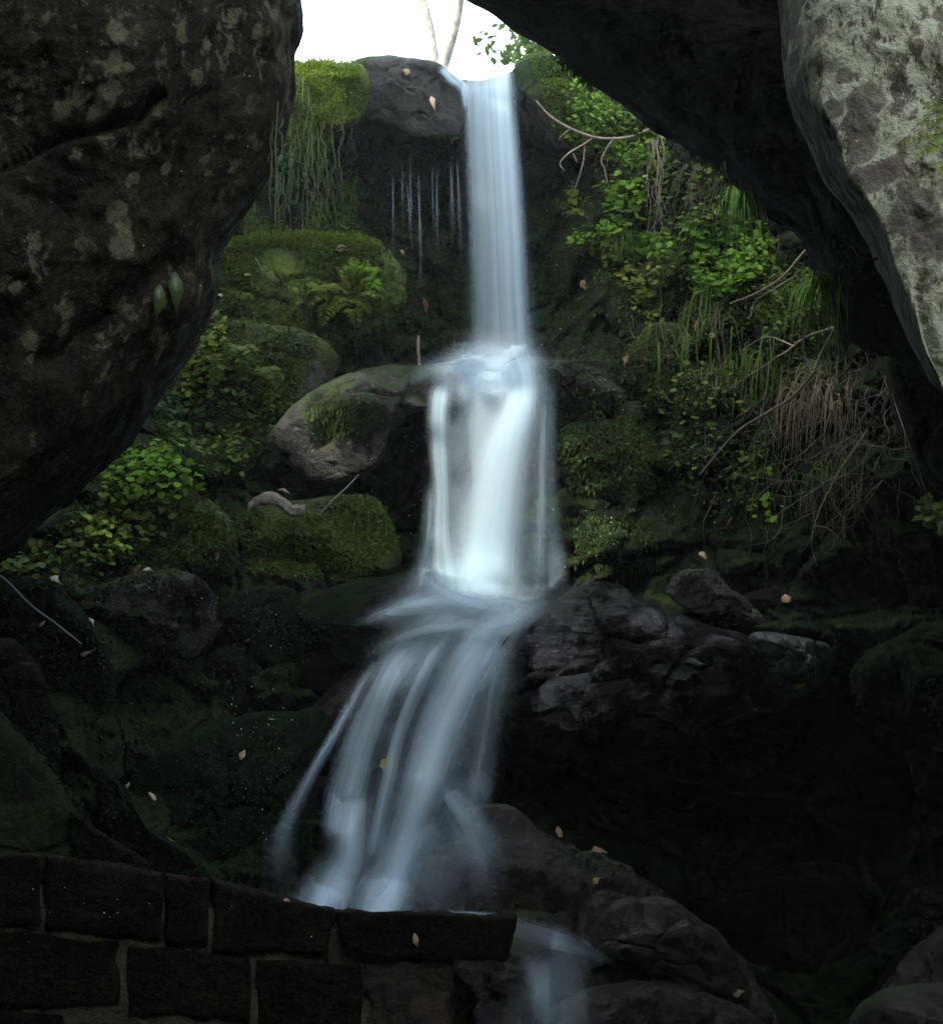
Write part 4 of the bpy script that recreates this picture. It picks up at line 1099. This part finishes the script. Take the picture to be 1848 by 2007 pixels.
# ---- left side
LP = 'leafy plants on the left rocks'
plant('fresh green leaf clump at the tip of the left boulder', [(195, 920), (235, 885), (300, 885), (350, 900), (385, 950), (330, 985), (230, 980)], 567, 0.034, L_bright, group=LP)
plant('dull leafy mound below the fresh green clump', [(110, 1040), (200, 960), (330, 990), (300, 1060), (180, 1110), (120, 1110)], 420, 0.034, L_mid, group=LP)
plant('green sprigs at the lower left against the black boulder', [(20, 1100), (70, 1080), (115, 1105), (80, 1140), (25, 1140)], 110, 0.034, L_mid, group=LP)
plant('yellow-green leaves climbing beside the left boulder edge', [(375, 700), (410, 620), (450, 640), (440, 740), (400, 800), (360, 780)], 330, 0.030, L_yellow, group=LP)
plant('dark leafy mass between left boulder and sunlit rock', [(320, 800), (430, 700), (560, 740), (520, 850), (470, 920), (340, 900)], 420, 0.032, L_mid, group=LP)
plant('dark ivy-like leaves low beside the left boulder', [(300, 800), (360, 760), (390, 820), (330, 860)], 150, 0.03, L_blue, group=LP)
plant('pale hanging sprigs below the yellow-green leaves', [(475, 790), (530, 790), (530, 860), (490, 850)], 60, 0.03, L_yellow, group=LP, T=T_long)
plant('blue-green leaves behind the hanging vines', [(520, 310), (570, 290), (600, 340), (580, 400), (530, 380)], 240, 0.03, L_blue, group=LP)
plant('tiny bright sprig on the mossy ledge top', [(660, 448), (680, 440), (685, 458), (662, 460)], 16, 0.03, L_bright, group=LP)
plant('small green leaves in the dark behind the trickles', [(775, 360), (810, 340), (815, 430), (780, 430)], 80, 0.03, L_blue, group=LP)
plant('two small bright leaves under the wet ledge lip', [(790, 870), (830, 870), (830, 890), (790, 890)], 12, 0.03, L_bright, group=LP)
fern('yellow-green fern clump on the mossy ledge face', [(690, 600, 640, 560), (690, 600, 660, 525), (690, 600, 700, 510), (690, 600, 735, 540), (690, 600, 742, 580), (690, 600, 650, 600), (690, 600, 640, 625),
     (690, 610, 700, 640), (690, 600, 725, 610), (670, 580, 620, 575), (690, 580, 680, 520), (700, 580, 725, 520), (640, 590, 600, 560), (640, 590, 605, 600), (650, 600, 630, 640)], L_yellow, 0.036)
fern('green fern fronds right of the yellow-green clump', [(715, 560, 690, 520), (715, 560, 720, 510), (715, 560, 745, 530), (700, 550, 670, 530), (700, 550, 690, 505), (720, 570, 750, 570)], L_bright, 0.032)
fern('small dark fern left of the yellow-green clump', [(600, 600, 570, 570), (600, 600, 600, 550), (600, 600, 630, 570), (600, 600, 570, 610)], L_mid, 0.028)
fern('drooping fern on the leafy slope rock', [(470, 680, 440, 720), (470, 680, 480, 740), (470, 680, 510, 720), (520, 720, 500, 780), (520, 720, 550, 770), (520, 720, 530, 800), (440, 700, 420, 760)], L_mid, 0.035)
# ---- grass
grass('arching grass tuft in the middle of the right bank', 1235, 480, 110, 0.17, 22, L_grass, dirx=0.2, fall=0.9)
grass('long grass hanging from the slab edge above the vivid clump', 1440, 375, 90, 0.22, 14, L_grass, dirx=0.1, fall=1.4)
grass('thin grass hanging below the vivid clump', 1395, 560, 40, 0.20, 12, L_grass, dirx=-0.2, fall=1.4)
grass('rough grass tuft near the right end of the bank', 1590, 560, 110, 0.24, 24, L_grass, dirx=-0.2, fall=1.3)
grass('sparse grass below the leaning twig', 1350, 640, 50, 0.2, 40, L_grass, dirx=0, fall=1.5)
grass('dry straw-coloured grass beside the yellow-green clump', 600, 585, 26, 0.10, 6, L_dry, fall=1.6)

grass('drooping dull grass among the root tangle', 1600, 760, 90, 0.2, 40, L_dry, dirx=-0.3, fall=1.5)
grass('faint dark grass at the foot of the root tangle', 1560, 930, 80, 0.18, 50, L_mid, dirx=0.0, fall=1.3)
grass('wispy grass left of the root tangle', 1480, 700, 80, 0.2, 40, L_grass, dirx=-0.2, fall=1.5)

# ---- hanging vines and roots
def hangers(label, specs, mat, name='hanging_roots', cat='roots', group='hanging roots', r=0.003, off=0.10, wob=6):
    t = Tubes(); first = None
    for (x, y0, y1, dx) in specs:
        n = 7
        h = hit(x, y0); d = (h[2] if h else 8.0) - off
        pts = []
        for i, q in enumerate(np.linspace(0, 1, n)):
            xx = x + dx * q + (rng.normal() * wob if 0 < i else 0)
            yy = y0 + (y1 - y0) * q
            h2 = hit(xx, yy)
            dd = min(d, (h2[2] if h2 else d) - 0.02)
            pts.append(np.array(P(xx, yy, dd)))
        t.add(pts, r, r * 0.45, 5, n=22)
    o = t.build(name, mat)
    return tag(o, label, cat, group)
hangers('pale green vines hanging from the mossy shoulder beside the left boulder', [(545 + 0, 200, 450, -6), (595, 150, 450, -2), (604, 170, 445, 2), (612, 260, 452, -6), (622, 250, 420, 3), (628, 300, 440, 0), (640, 290, 430, 3), (568, 250, 450, 0), (500, 400, 458, 2), (584, 240, 400, 2), (650, 280, 400, 0), (608, 200, 380, 6)] + [(float(a), float(b), float(b + c), float(d_)) for a, b, c, d_ in zip(rng.uniform(530, 690, 26), rng.uniform(230, 330, 26), rng.uniform(50, 150, 26), rng.normal(size=26) * 6)],
        plain_mat('pale_vine', (0.10, 0.13, 0.045), 0.7, 0.3, 40), name='hanging_vines', cat='vines', group='hanging vines', r=0.0032, wob=3.5, off=0.05)
V_ = []
spec = [(x, y0, y1, dx) for x, y0, y1, dx in zip(rng.uniform(1268, 1300, 9), rng.uniform(255, 290, 9), rng.uniform(400, 500, 9), rng.uniform(-30, 25, 9))]
hangers('thin grey roots dangling below the dark slab edge', spec, M_twig, r=0.0035, off=0.25)
spec = [(x, y0, y1, dx) for x, y0, y1, dx in zip(rng.uniform(1325, 1425, 24), rng.uniform(315, 360, 24), rng.uniform(400, 540, 24), rng.uniform(-60, 20, 24))]
hangers('dense curtain of brown rootlets above the vivid clump', spec, M_twigd, r=0.002, off=0.3)
spec = [(x, y0, y1, dx) for x, y0, y1, dx in zip(rng.uniform(1230, 1430, 16), rng.uniform(560, 640, 16), rng.uniform(680, 900, 16), rng.uniform(-30, 30, 16))]
hangers('dark stringy roots trailing down the lower bank', spec, M_twigd, r=0.0025, off=0.08)
# root tangle
t = Tubes()
for i in range(230):
    x0 = 1640 + rng.normal() * 90; y0 = 680 + 0.002 * (x0 - 1690) ** 2 + rng.random() ** 1.2 * 280
    x, y = x0, y0
    h = hit(x, y); dd = (h[2] if h else 7) - 0.03 - 0.28 * rng.random()
    a = math.pi / 2 + rng.normal() * 0.9; pts = []
    for q in range(7):
        if x > 1742 + (y - 760) * 0.35: x = 1742 + (y - 760) * 0.35
        pts.append(np.array(P(x, y, dd)))
        a += rng.normal() * 0.45 + (math.pi / 2 - a) * 0.12
        st = 16 + 22 * rng.random()
        x += math.cos(a) * st; y += math.sin(a) * st; dd += rng.normal() * 0.025
    t.add(pts, 0.0017 * (0.4 + 1.6 * rng.random() ** 2), 0.0008, 4, n=16)
tag(t.build('root_tangle', M_twigd), 'bushy brown tangle of dead fine roots under the right overhang', 'roots')

def branch(label, segs, mat=M_twig, cat='branch', group='bare branches', name='branch'):
    t = Tubes()
    for (pts, r0, r1) in segs:
        t.add([np.array(P(x, y, d)) for x, y, d in pts], r0, r1, 6, n=6 * len(pts))
    return tag(t.build(name, mat), label, cat, group)
branch('pale curved branch with drooping twigs right of the fall top', [
    ([(1050, 197, 8.5), (1075, 225, 8.48), (1110, 248, 8.44), (1160, 268, 8.4), (1205, 272, 8.3), (1245, 266, 8.2), (1300, 240, 8.0)], 0.006, 0.011),
    ([(1165, 268, 8.4), (1140, 285, 8.4), (1115, 300, 8.4), (1097, 320, 8.4), (1106, 334, 8.4)], 0.006, 0.004),
    ([(1118, 252, 8.44), (1105, 262, 8.44), (1094, 274, 8.44)], 0.004, 0.002), ([(1123, 301, 8.4), (1130, 316, 8.4)], 0.004, 0.002),
    ([(1202, 272, 8.3), (1188, 292, 8.3), (1178, 315, 8.3), (1184, 330, 8.3), (1190, 358, 8.3)], 0.005, 0.004),
    ([(1146, 286, 8.4), (1142, 320, 8.4), (1130, 360, 8.4), (1122, 385, 8.4)], 0.004, 0.002)])
branch('long leaning grey branch running down the right bank', [
    ([(1700, 560, 6.3), (1650, 620, 6.4), (1630, 655, 6.5), (1605, 700, 6.6), (1590, 735, 6.6), (1550, 780, 6.7), (1500, 810, 6.8), (1440, 850, 6.9), (1370, 930, 7.0)], 0.009, 0.003),
    ([(1590, 735, 6.6), (1575, 690, 6.6), (1578, 640, 6.5), (1590, 600, 6.4)], 0.005, 0.003), ([(1590, 735, 6.6), (1610, 770, 6.6), (1612, 800, 6.6)], 0.004, 0.002),
    ([(1500, 810, 6.8), (1510, 840, 6.8), (1520, 860, 6.8)], 0.003, 0.002), ([(1545, 780, 6.7), (1575, 790, 6.7), (1590, 800, 6.7)], 0.003, 0.001)])
branch('forked twig left of the long leaning branch', [
    ([(1640, 640, 6.6), (1580, 660, 6.7), (1540, 690, 6.8), (1510, 710, 6.9), (1502, 760, 6.95), (1486, 830, 7.0)], 0.006, 0.003),
    ([(1510, 710, 6.9), (1460, 740, 7.0), (1420, 770, 7.1)], 0.003, 0.002), ([(1560, 680, 6.75), (1500, 660, 6.9), (1450, 690, 7.0)], 0.003, 0.002)])
branch('dark twig crossing below the vivid clump', [
    ([(1640, 440, 7.0), (1600, 470, 7.0), (1570, 500, 7.05), (1530, 545, 7.1), (1480, 575, 7.2), (1430, 595, 7.3)], 0.008, 0.004),
    ([(1560, 540, 7.05), (1510, 570, 7.1), (1480, 590, 7.2), (1470, 620, 7.2)], 0.004, 0.002), ([(1530, 470, 7.0), (1515, 520, 7.1)], 0.005, 0.004)])
branch('thin crooked root dangling in the dark right hollow', [
    ([(1700, 840, 6.3), (1660, 900, 6.3), (1640, 930, 6.3), (1610, 990, 6.3), (1595, 1030, 6.3), (1590, 1070, 6.3), (1600, 1110, 6.3)], 0.004, 0.002),
    ([(1595, 1030, 6.3), (1620, 1035, 6.3), (1640, 1050, 6.3)], 0.003, 0.002), ([(1640, 930, 6.3), (1580, 970, 6.4), (1520, 1010, 6.5)], 0.003, 0.001)])
branch('pale hooked twig stuck to the grey rock face', [([(1669, 482, 3.0), (1680, 498, 2.98), (1705, 508, 2.97), (1735, 503, 2.96), (1755, 490, 2.95), (1763, 477, 2.96)], 0.0022, 0.0035)])
branch('upright pale stick beside the splash', [([(822, 716, 8.0), (820, 690, 8.0), (820, 658, 8.02)], 0.010, 0.008)])
branch('short pale stick leaning in the dark hollow beside the middle fall', [([(625, 1010, 7.3), (650, 982, 7.32), (680, 955, 7.4), (703, 930, 7.5)], 0.004, 0.003)])
branch('long thin straight pale stem slanting across the left stone', [([(-60, 1090, 5.6), (10, 1135, 5.7), (60, 1185, 5.75), (110, 1222, 5.8), (160, 1262, 5.85)], 0.0035, 0.003)], mat=plain_mat('grey_stem', (0.3, 0.33, 0.3), 0.5, 0.1))
branch('white twig lying on the mossy ledge face', [([(500, 505, 8.45), (512, 525, 8.42), (528, 545, 8.42)], 0.003, 0.002)])

# curled bark on the mossy rock
bv, bf = [], []
nb, na = 22, 12
for i in range(nb):
    q = i / (nb - 1)
    x = 488 + 112 * q; y = 1000 - 27 * math.sin(math.pi * min(1, q * 1.15 + 0.12)) - 6 * q
    for j in range(na):
        a = -0.4 + 2.6 * j / (na - 1)
        r = 0.05 * (1 - 0.3 * abs(q - 0.4)) + 0.01 * noise.noise(Vector((i * .4, j * .5, 0)))
        bv.append(np.array(P(x, y, 7.2)) + np.array([0.0, -math.cos(a) * r, math.sin(a) * r - 0.03]))
I = np.arange(nb * na).reshape(nb, na)
bo = mesh_obj('curled_bark', np.array(bv), np.stack([I[:-1, :-1], I[1:, :-1], I[1:, 1:], I[:-1, 1:]], -1).reshape(-1, 4), plain_mat('dead_bark', (0.13, 0.125, 0.085), 0.8, 0.5, 35))
so_ = bo.modifiers.new('thick', 'SOLIDIFY'); so_.thickness = 0.006
tag(bo, 'curled strip of pale dead bark lying on the mossy round-topped rock', 'bark')

# ---- fallen leaves, one thing each
T_leaf = np.array([(0, 0, 0), (.10, .06, .06), (.24, .28, .12), (.21, .5, .09), (.13, .78, .0), (0.02, 1.08, -.12), (-.10, .74, .02), (-.24, .52, .10), (-.20, .26, .07), (-.08, .08, .04), (0, .5, -.03)])
FL = {'pale': plain_mat('pale_dead_leaf', (0.50, 0.44, 0.30), 0.6, 0.15), 'tan': plain_mat('tan_dead_leaf', (0.45, 0.33, 0.19), 0.6, 0.2), 'brown': plain_mat('brown_dead_leaf', (0.25, 0.14, 0.08), 0.6, 0.25),
      'yellow': plain_mat('yellow_leaf', (0.45, 0.42, 0.06), 0.5, 0.2), 'pink': plain_mat('pinkish_dead_leaf', (0.65, 0.45, 0.32), 0.6, 0.15)}
def fallen(x, y, Lpx, ang, col, label, curl=1.0, off=0.012):
    h = hit(x, y)
    if not h: return
    p, n, d = h
    s = Lpx / F * d
    a = math.radians(ang)
    rt = RC @ Vector((1, 0, 0)); up = RC @ Vector((0, 1, 0))
    yd = (rt * math.cos(a) + up * math.sin(a)); yd = (yd - n * yd.dot(n) * 0.8).normalized()
    nn = (n + Vector((0, -0.5, 0))).normalized(); nn = (nn - yd * nn.dot(yd)).normalized(); xd = yd.cross(nn)
    T = T_leaf.copy(); T[:, 2] *= curl * (0.8 + 0.6 * rng.random()); T[:, 0] *= 1.0 + 0.25 * rng.normal(); T[:, :2] += rng.normal(size=(11, 2)) * 0.045; T[:, 2] += rng.normal(size=11) * 0.05
    c = Vector(p) + n * off - yd * s * 0.5 - Vector(ray(x, y)).normalized() * 0.006
    V = [(c + (xd * t[0] + yd * t[1] + nn * t[2]) * s)[:] for t in T]
    Fa = [[i, (i + 1) % 10, 10] for i in range(10)]
    o = mesh_obj('fallen_leaf', V, Fa, FL[col])
    m = o.modifiers.new('thick', 'SOLIDIFY'); m.thickness = 0.0015
    tag(o, label, 'leaf', 'fallen leaves')
for args in [
    (848, 203, 28, -70, 'pink', 'pinkish oval leaf stuck on the grey caprock'),
    (796, 142, 15, 160, 'tan', 'small tan leaf near the top of the caprock'),
    (666, 249, 16, 60, 'pink', 'pinkish leaf at the foot of the mossy shoulder'),
    (434, 582, 16, 0, 'pale', 'white leaf at the left end of the mossy ledge'),
    (486, 541, 12, 10, 'pale', 'small pale leaf on the left of the ledge face'),
    (672, 487, 26, 5, 'tan', 'thin tan leaf lying below the bright ledge top'),
    (787, 498, 18, -30, 'tan', 'tan leaf in the dark right of the mossy ledge'),
    (830, 598, 34, -50, 'brown', 'dark reddish curled leaf left of the tall curtain'),
    (500, 900, 40, -110, 'tan', 'big drooping dead leaf left of the hollow rock'),
    (555, 966, 24, -15, 'pale', 'white flake leaf on top of the curled bark'),
    (1150, 560, 30, -20, 'tan', 'tan leaf on the dark moss right of the fall'),
    (1398, 660, 20, 5, 'pale', 'white leaf on top of the mossy hump'),
    (1370, 640, 26, -60, 'brown', 'brown leaf above the mossy hump'),
    (1505, 525, 18, 0, 'brown', 'dull purple-brown leaf among the vivid clump'),
    (1230, 705, 26, 60, 'tan', 'tan leaf at the end of the low right ledge'),
    (265, 1110, 26, -10, 'tan', 'tan leaf pile on the flat stone at left'),
    (292, 1121, 22, -15, 'pale', 'pale leaf at the right of the leaf pile'),
    (243, 1108, 14, 20, 'pale', 'small pale leaf at the left of the leaf pile'),
    (108, 1140, 24, -8, 'pale', 'pale leaf on top of the broad grey-green stone'),
    (84, 1222, 18, 40, 'tan', 'tan leaf halfway down the broad grey-green stone'),
    (176, 1222, 20, -75, 'pale', 'pale upright leaf on the right flank of the broad grey-green stone'),
    (168, 1278, 26, 10, 'tan', 'curled tan leaf at the end of the thin stem'),
    (424, 1090, 20, 80, 'pale', 'pale green-white leaf in the gap of the middle rocks'),
    (247, 1470, 15, 90, 'pale', 'small cream leaf high on the dark left slope'),
    (253, 1540, 13, 70, 'pale', 'tiny cream leaf above the large white leaf'),
    (296, 1566, 24, -60, 'pale', 'large white leaf on the dark left slope'),
    (478, 1482, 20, 80, 'tan', 'curled tan leaf beside the dark hole'),
    (533, 1412, 14, 0, 'tan', 'small tan leaf left of the far left strand'),
    (652, 1450, 30, 65, 'yellow', 'narrow yellow leaf beside the far left strand'),
    (697, 1368, 14, 50, 'tan', 'small tan leaf at the top of the strands'),
    (755, 1500, 30, 65, 'yellow', 'yellow-green leaf between two water strands'),
    (340, 1645, 26, -25, 'yellow', 'thin yellowish leaf low on the dark slope'),
    (1100, 1637, 28, -65, 'pink', 'pinkish leaf on the mossy top of the reddish rock'),
    (1172, 1672, 30, 5, 'tan', 'tan leaf lying flat on the reddish rock'),
    (1170, 1728, 18, 40, 'yellow', 'small yellow leaf on the reddish rock'),
    (1540, 1178, 26, 30, 'tan', 'yellow-brown leaf on the dark shelf at right'),
    (1565, 1338, 32, -5, 'yellow', 'yellowish leaf below the pale teal stone'),
    (1445, 1942, 26, 5, 'pale', 'cream leaf on the dark ridge at lower right'),
    (1378, 1092, 22, -70, 'tan', 'tan leaf above the small brown rock'),
    (1478, 1385, 10, 0, 'pale', 'tiny pale leaf below the wet black rock'),
    (560, 1768, 14, 0, 'tan', 'tiny tan leaf on the wall top by the water'),
    (815, 1842, 26, -70, 'tan', 'narrow tan leaf on the face of the end coping stone'),
    (1430, 1022, 20, 50, 'brown', 'brown leaf in the shade low on the right bank'),
]:
    fallen(*args)

# two green leaves hanging on the left boulder
for (x, y, L, a, lb) in [(314, 590, 66, -94, 'left one of two long green leaves hanging on the dark boulder'), (343, 570, 76, -86, 'right one of two long green leaves hanging on the dark boulder')]:
    h = hit(x, y - 20)
    p, n, d = h
    s = L / F * d
    a = math.radians(a)
    rt = RC @ Vector((1, 0, 0)); up = RC @ Vector((0, 1, 0))
    yd = rt * math.cos(a) + up * math.sin(a); vd_ = Vector(ray(x, y)).normalized()
    nn = (-vd_ + Vector((0.2, 0, 0.4))).normalized(); nn = (nn - yd * nn.dot(yd)).normalized(); xd = yd.cross(nn)
    c = P(x, y - L / 2, min(d, hit(x, y + L / 2)[2], hit(x, y)[2]) - 0.03)
    T = T_leaf * np.array([0.8, 1, 0.5])
    V = [(c + (xd * t_[0] + yd * t_[1] + nn * t_[2]) * s)[:] for t_ in T]
    o = mesh_obj('hanging_leaf', V, [[i, (i + 1) % 10, 10] for i in range(10)], plain_mat('deep_green_leaf', (0.05, 0.085, 0.015), 0.4, 0.2))
    o.modifiers.new('thick', 'SOLIDIFY').thickness = 0.002
    tag(o, lb, 'leaf', 'green leaves on the left boulder')

# spray of leaves entering at the right edge, close to the lens side
root = empty('leafy_sprig', P(1900, 260, 2.3))
tag(root, 'bright green leafy sprig poking in at the right edge before the grey rock', 'sprig')
t = Tubes(); PP, YY, NN_, SS = [], [], [], []
for (x0, y0, x1, y1) in [(1930, 215, 1812, 208), (1930, 260, 1782, 276), (1930, 270, 1800, 300), (1930, 300, 1838, 330), (1930, 240, 1800, 240)]:
    a = np.array(P(x0, y0, 2.3)); b = np.array(P(x1, y1, 2.25))
    path = catmull([a, (a + b) / 2 + np.array([0, 0, .008]), b], 14); t.add(path, 0.0012, 0.0005, 4)
    tg = unit(np.gradient(path, axis=0)); up_ = np.cross(tg, np.array([0, 1, 0]))
    for i in range(1, 14):
        for sg in (-1, 1):
            PP.append(path[i]); YY.append(tg[i] * 0.9 + up_[i] * sg * 0.8); NN_.append(np.array([0.1, -0.8, 0.5]) + rng.normal(size=3) * 0.2); SS.append(0.022 * (1.1 - i / 20))
build_leaves('leaves', T_diam, PP, YY, NN_, SS, L_yellow, parent=root)
t.build('stems', M_stem, parent=root)

# ---- trees above the lip
M_bark = plain_mat('pale_tree_bark', (0.30, 0.30, 0.25), 0.85, 0.35, 12)
L_tree = leaf_mat('tree_leaf', (0.04, 0.09, 0.01), (0.07, 0.14, 0.015), (0.11, 0.2, 0.02), trans=0.45)
for (xb, yb, xt, yt, d, r, lab) in [(852, 135, 815, -40, 13.5, 0.055, 'slim pale tree trunk leaning left above the caprock'), (864, 140, 908, -40, 12.5, 0.050, 'slim pale tree trunk leaning right above the caprock')]:
    a = np.array(P(xb, yb, d)); b = np.array(P(xt, yt, d)); dr = b - a
    root = empty('tree', tuple(a - dr * 0.25)); tag(root, lab, 'tree', 'trees above the lip')
    t = Tubes()
    path = [a - dr * 0.25, a, a + dr * 0.5 + np.array([0.02, 0, 0]), b, a + dr * 2.2 + np.array([.05, .1, 0]), a + dr * 4.2 + np.array([-.1, 0, .1])]
    t.add(path, r * 1.15, r * 0.45, 10, n=50)
    top_ = path[-1]
    for k in range(9):
        st = a + dr * (2.3 + 0.22 * k); az = k * 2.4
        e_ = st + np.array([math.cos(az) * 1.3, math.sin(az) * 1.0 + 0.3, 0.9])
        t.add([st, (st + e_) / 2 + np.array([0, 0, .1]), e_], r * 0.35, 0.008, 6, n=14)
    t.build('trunk', M_bark, parent=root)
    n = 2600
    c = rng.normal(size=(26, 3)) * np.array([1.1, 0.9, 0.7]) + top_ + np.array([0, 0.3, 0.4])
    pos = c[rng.integers(0, 26, n)] + rng.normal(size=(n, 3)) * 0.3
    pos = pos[pos[:, 2] > 8.6]
    n = len(pos)
    build_leaves('crown', T_diam, pos, rng.normal(size=(n, 3)), rng.normal(size=(n, 3)) + np.array([0, 0, 1]), 0.09 * (0.6 + rng.random(n)), L_tree, parent=root)
# shrub over the right lip
root = empty('shrub', P(1075, 140, 10.4)); tag(root, 'small leafy shrub reaching over the lip against the white sky', 'shrub')
t = Tubes(); PP = []
for (pts) in [[(1090, 150), (1060, 105), (1010, 80), (960, 72), (930, 78)], [(1080, 130), (1045, 70), (1020, 62)], [(1060, 105), (1000, 110), (960, 100)], [(1090, 140), (1050, 110), (1000, 132)], [(1085, 140), (1070, 95), (1075, 70)]]:
    path = catmull([np.array(P(x, y, 10.0 + 0.1 * rng.normal())) for x, y in pts], 16); t.add(path, 0.006, 0.002, 4)
    for q in range(5, 16):
        for k in range(2 + (q % 2)): PP.append(path[q] + rng.normal(size=3) * np.array([.03, .05, .022]))
for k in range(120): PP.append(np.array(P(1040 + rng.normal() * 26, 98 + rng.normal() * 18, 10.1 + rng.random() * .3)))
PP = np.array(PP); n = len(PP)
build_leaves('leaves', T_diam, PP, rng.normal(size=(n, 3)) + np.array([0, 0, -.4]), rng.normal(size=(n, 3)) * .6 + np.array([0, -1, .6]), 0.07 * (0.6 + 0.7 * rng.random(n)), L_tree, parent=root)
t.build('stems', M_twig, parent=root)

# ---- unseen leaf screen added to block sun, open where the middle fall is lit
holes = [(P(968, 950, 7.3), 0.15, 0.72), (P(1010, 810, 7.5), 0.0, 0.42), (P(950, 1070, 7.3), 0.12, 0.55), (P(1000, 715, 8.0), 0.0, 0.30), (P(580, 812, 7.65), 0.10, 0.30), (P(690, 745, 7.8), 0.02, 0.2), (P(640, 150, 9.0), 0.05, 0.3)]
n = SCREEN_N
pos = np.stack([rng.uniform(-13, 0.5, n), rng.uniform(-5, 8.5, n), rng.uniform(9.2, 12.5, n)], -1)
sz = 0.45 * (0.6 + 0.8 * rng.random(n))
SU = np.array(SUN)
# finer leaves round the gap the sun comes through
c0_ = np.array(holes[0][0]); m_ = 9000
a_ = unit(np.cross(SU, (0, 0, 1))); b_ = np.cross(SU, a_)
rr_ = 1.5 * np.sqrt(rng.random(m_)); th_ = rng.random(m_) * 2 * math.pi
tz_ = rng.uniform(9.2, 12.0, m_)
pf = c0_ + SU * ((tz_ - c0_[2]) / SU[2])[:, None] + (np.cos(th_) * rr_)[:, None] * a_ + (np.sin(th_) * rr_)[:, None] * b_
pos = np.vstack([pos, pf]); sz = np.concatenate([sz, 0.17 * (0.6 + 0.8 * rng.random(m_))]); n = len(pos)
keep = np.ones(n, bool)
for c, r0, r1 in holes:
    v = pos - np.array(c); tt_ = v @ SU
    dist = np.linalg.norm(v - tt_[:, None] * SU, axis=1) - sz * 0.4
    pr = np.clip((dist - r0) / (r1 - r0), 0, 1) ** 1.3
    keep &= (rng.random(n) < pr) & ((dist > r1) | (sz < 0.26))
pos = pos[keep]; sz = sz[keep]; n = len(pos)
build = build_leaves('sun_screen_leaves', T_diam, pos, rng.normal(size=(n, 3)), rng.normal(size=(n, 3)) * .7 + np.array([0, 0, 1]), sz, L_tree)
tag(build, kind='stuff')

# ---- droplets, coloured white to paint in splash highlights
t_ = T_diam
dv, df, k = [], [], 0
pts = np.vstack([sample_poly([(380, 1080), (560, 1180), (560, 1400), (450, 1480), (380, 1300)], 60), sample_poly([(700, 860), (840, 820), (840, 1080), (700, 1000)], 50),
                 sample_poly([(1040, 780), (1300, 700), (1450, 900), (1400, 1100), (1100, 1120)], 90), sample_poly([(180, 1350), (600, 1400), (560, 1700), (250, 1600)], 50),
                 sample_poly([(1060, 330), (1220, 560), (1200, 700), (1050, 700)], 40), sample_poly([(100, 60), (540, 60), (420, 560), (150, 700)], 30), sample_poly([(0, 1700), (680, 1800), (680, 1990), (0, 1980)], 40)])
octv = np.array([(1, 0, 0), (-1, 0, 0), (0, 1, 0), (0, -1, 0), (0, 0, 1), (0, 0, -1)], float)
octf = np.array([(0, 2, 4), (2, 1, 4), (1, 3, 4), (3, 0, 4), (2, 0, 5), (1, 2, 5), (3, 1, 5), (0, 3, 5)])
for x, y in pts:
    h = hit(x, y)
    if not h: continue
    r = h[2] * 0.00042 * (0.5 + rng.random() ** 2 * 1.2)
    dv.append(np.array(h[0][:]) + np.array(h[1][:]) * r + octv * r); df.append(octf + k); k += 6
o = mesh_obj('glint_droplets', np.vstack(dv), np.vstack(df), plain_mat('glint_white', (0.8, 0.85, 0.85), 0.15, 0.05, 5, 0.6))
tag(o, kind='stuff')

# ---- spray volumes, added to give the falls their soft glow
m = bpy.data.materials.new('glow_spray'); m.use_nodes = True; m.node_tree.nodes.clear()
g = G(m.node_tree)
o_ = g.n('OutputMaterial'); v_ = g.n('VolumePrincipled')
co = g.n('TexCoord').outputs['Object']
r_ = g.vmath('LENGTH', co)
fall = g.math('POWER', g.ss(r_, 0.0, 1.0, 1.0, 0.0), 2.0)
nz = g.ss(g.noise(co, 1.6, 3, 0.5).outputs[0], 0.3, 0.7, 0.3, 1.3)
g.l(g.math('MULTIPLY', g.math('MULTIPLY', fall, nz), 0.9), v_.inputs['Density'])
v_.inputs['Color'].default_value = (0.92, 0.96, 1.0, 1)
g.l(v_.outputs[0], o_.inputs['Volume'])
for (x, y, d, sx, sz, lab) in [(965, 930, 7.25, 0.46, 0.85, 'spray added for the soft white glow round the middle fall'), (975, 700, 8.0, 0.50, 0.30, 'spray added for the soft glow where the tall curtain lands'), (940, 1190, 6.95, 0.60, 0.28, 'spray added for the soft glow over the lower ledge')]:
    bm_v, bm_f = [], []
    nu_, nv_ = 24, 14
    for j in range(nv_):
        for i in range(nu_):
            th, ph = 2 * math.pi * i / nu_, math.pi * (j + 0.5) / nv_
            bm_v.append((math.cos(th) * math.sin(ph), math.sin(th) * math.sin(ph), math.cos(ph)))
    I = np.arange(nu_ * nv_).reshape(nv_, nu_); I2 = np.roll(I, -1, axis=1)
    Fq = np.stack([I[:-1], I[1:], I2[1:], I2[:-1]], -1).reshape(-1, 4).tolist() + [I[0].tolist(), I[-1].tolist()[::-1]]
    o = mesh_obj('glow_mist', bm_v, Fq, m, origin=(0, 0, 0))
    o.location = P(x, y, d); o.scale = (sx, 0.42, sz)
    tag(o, lab, kind='stuff')
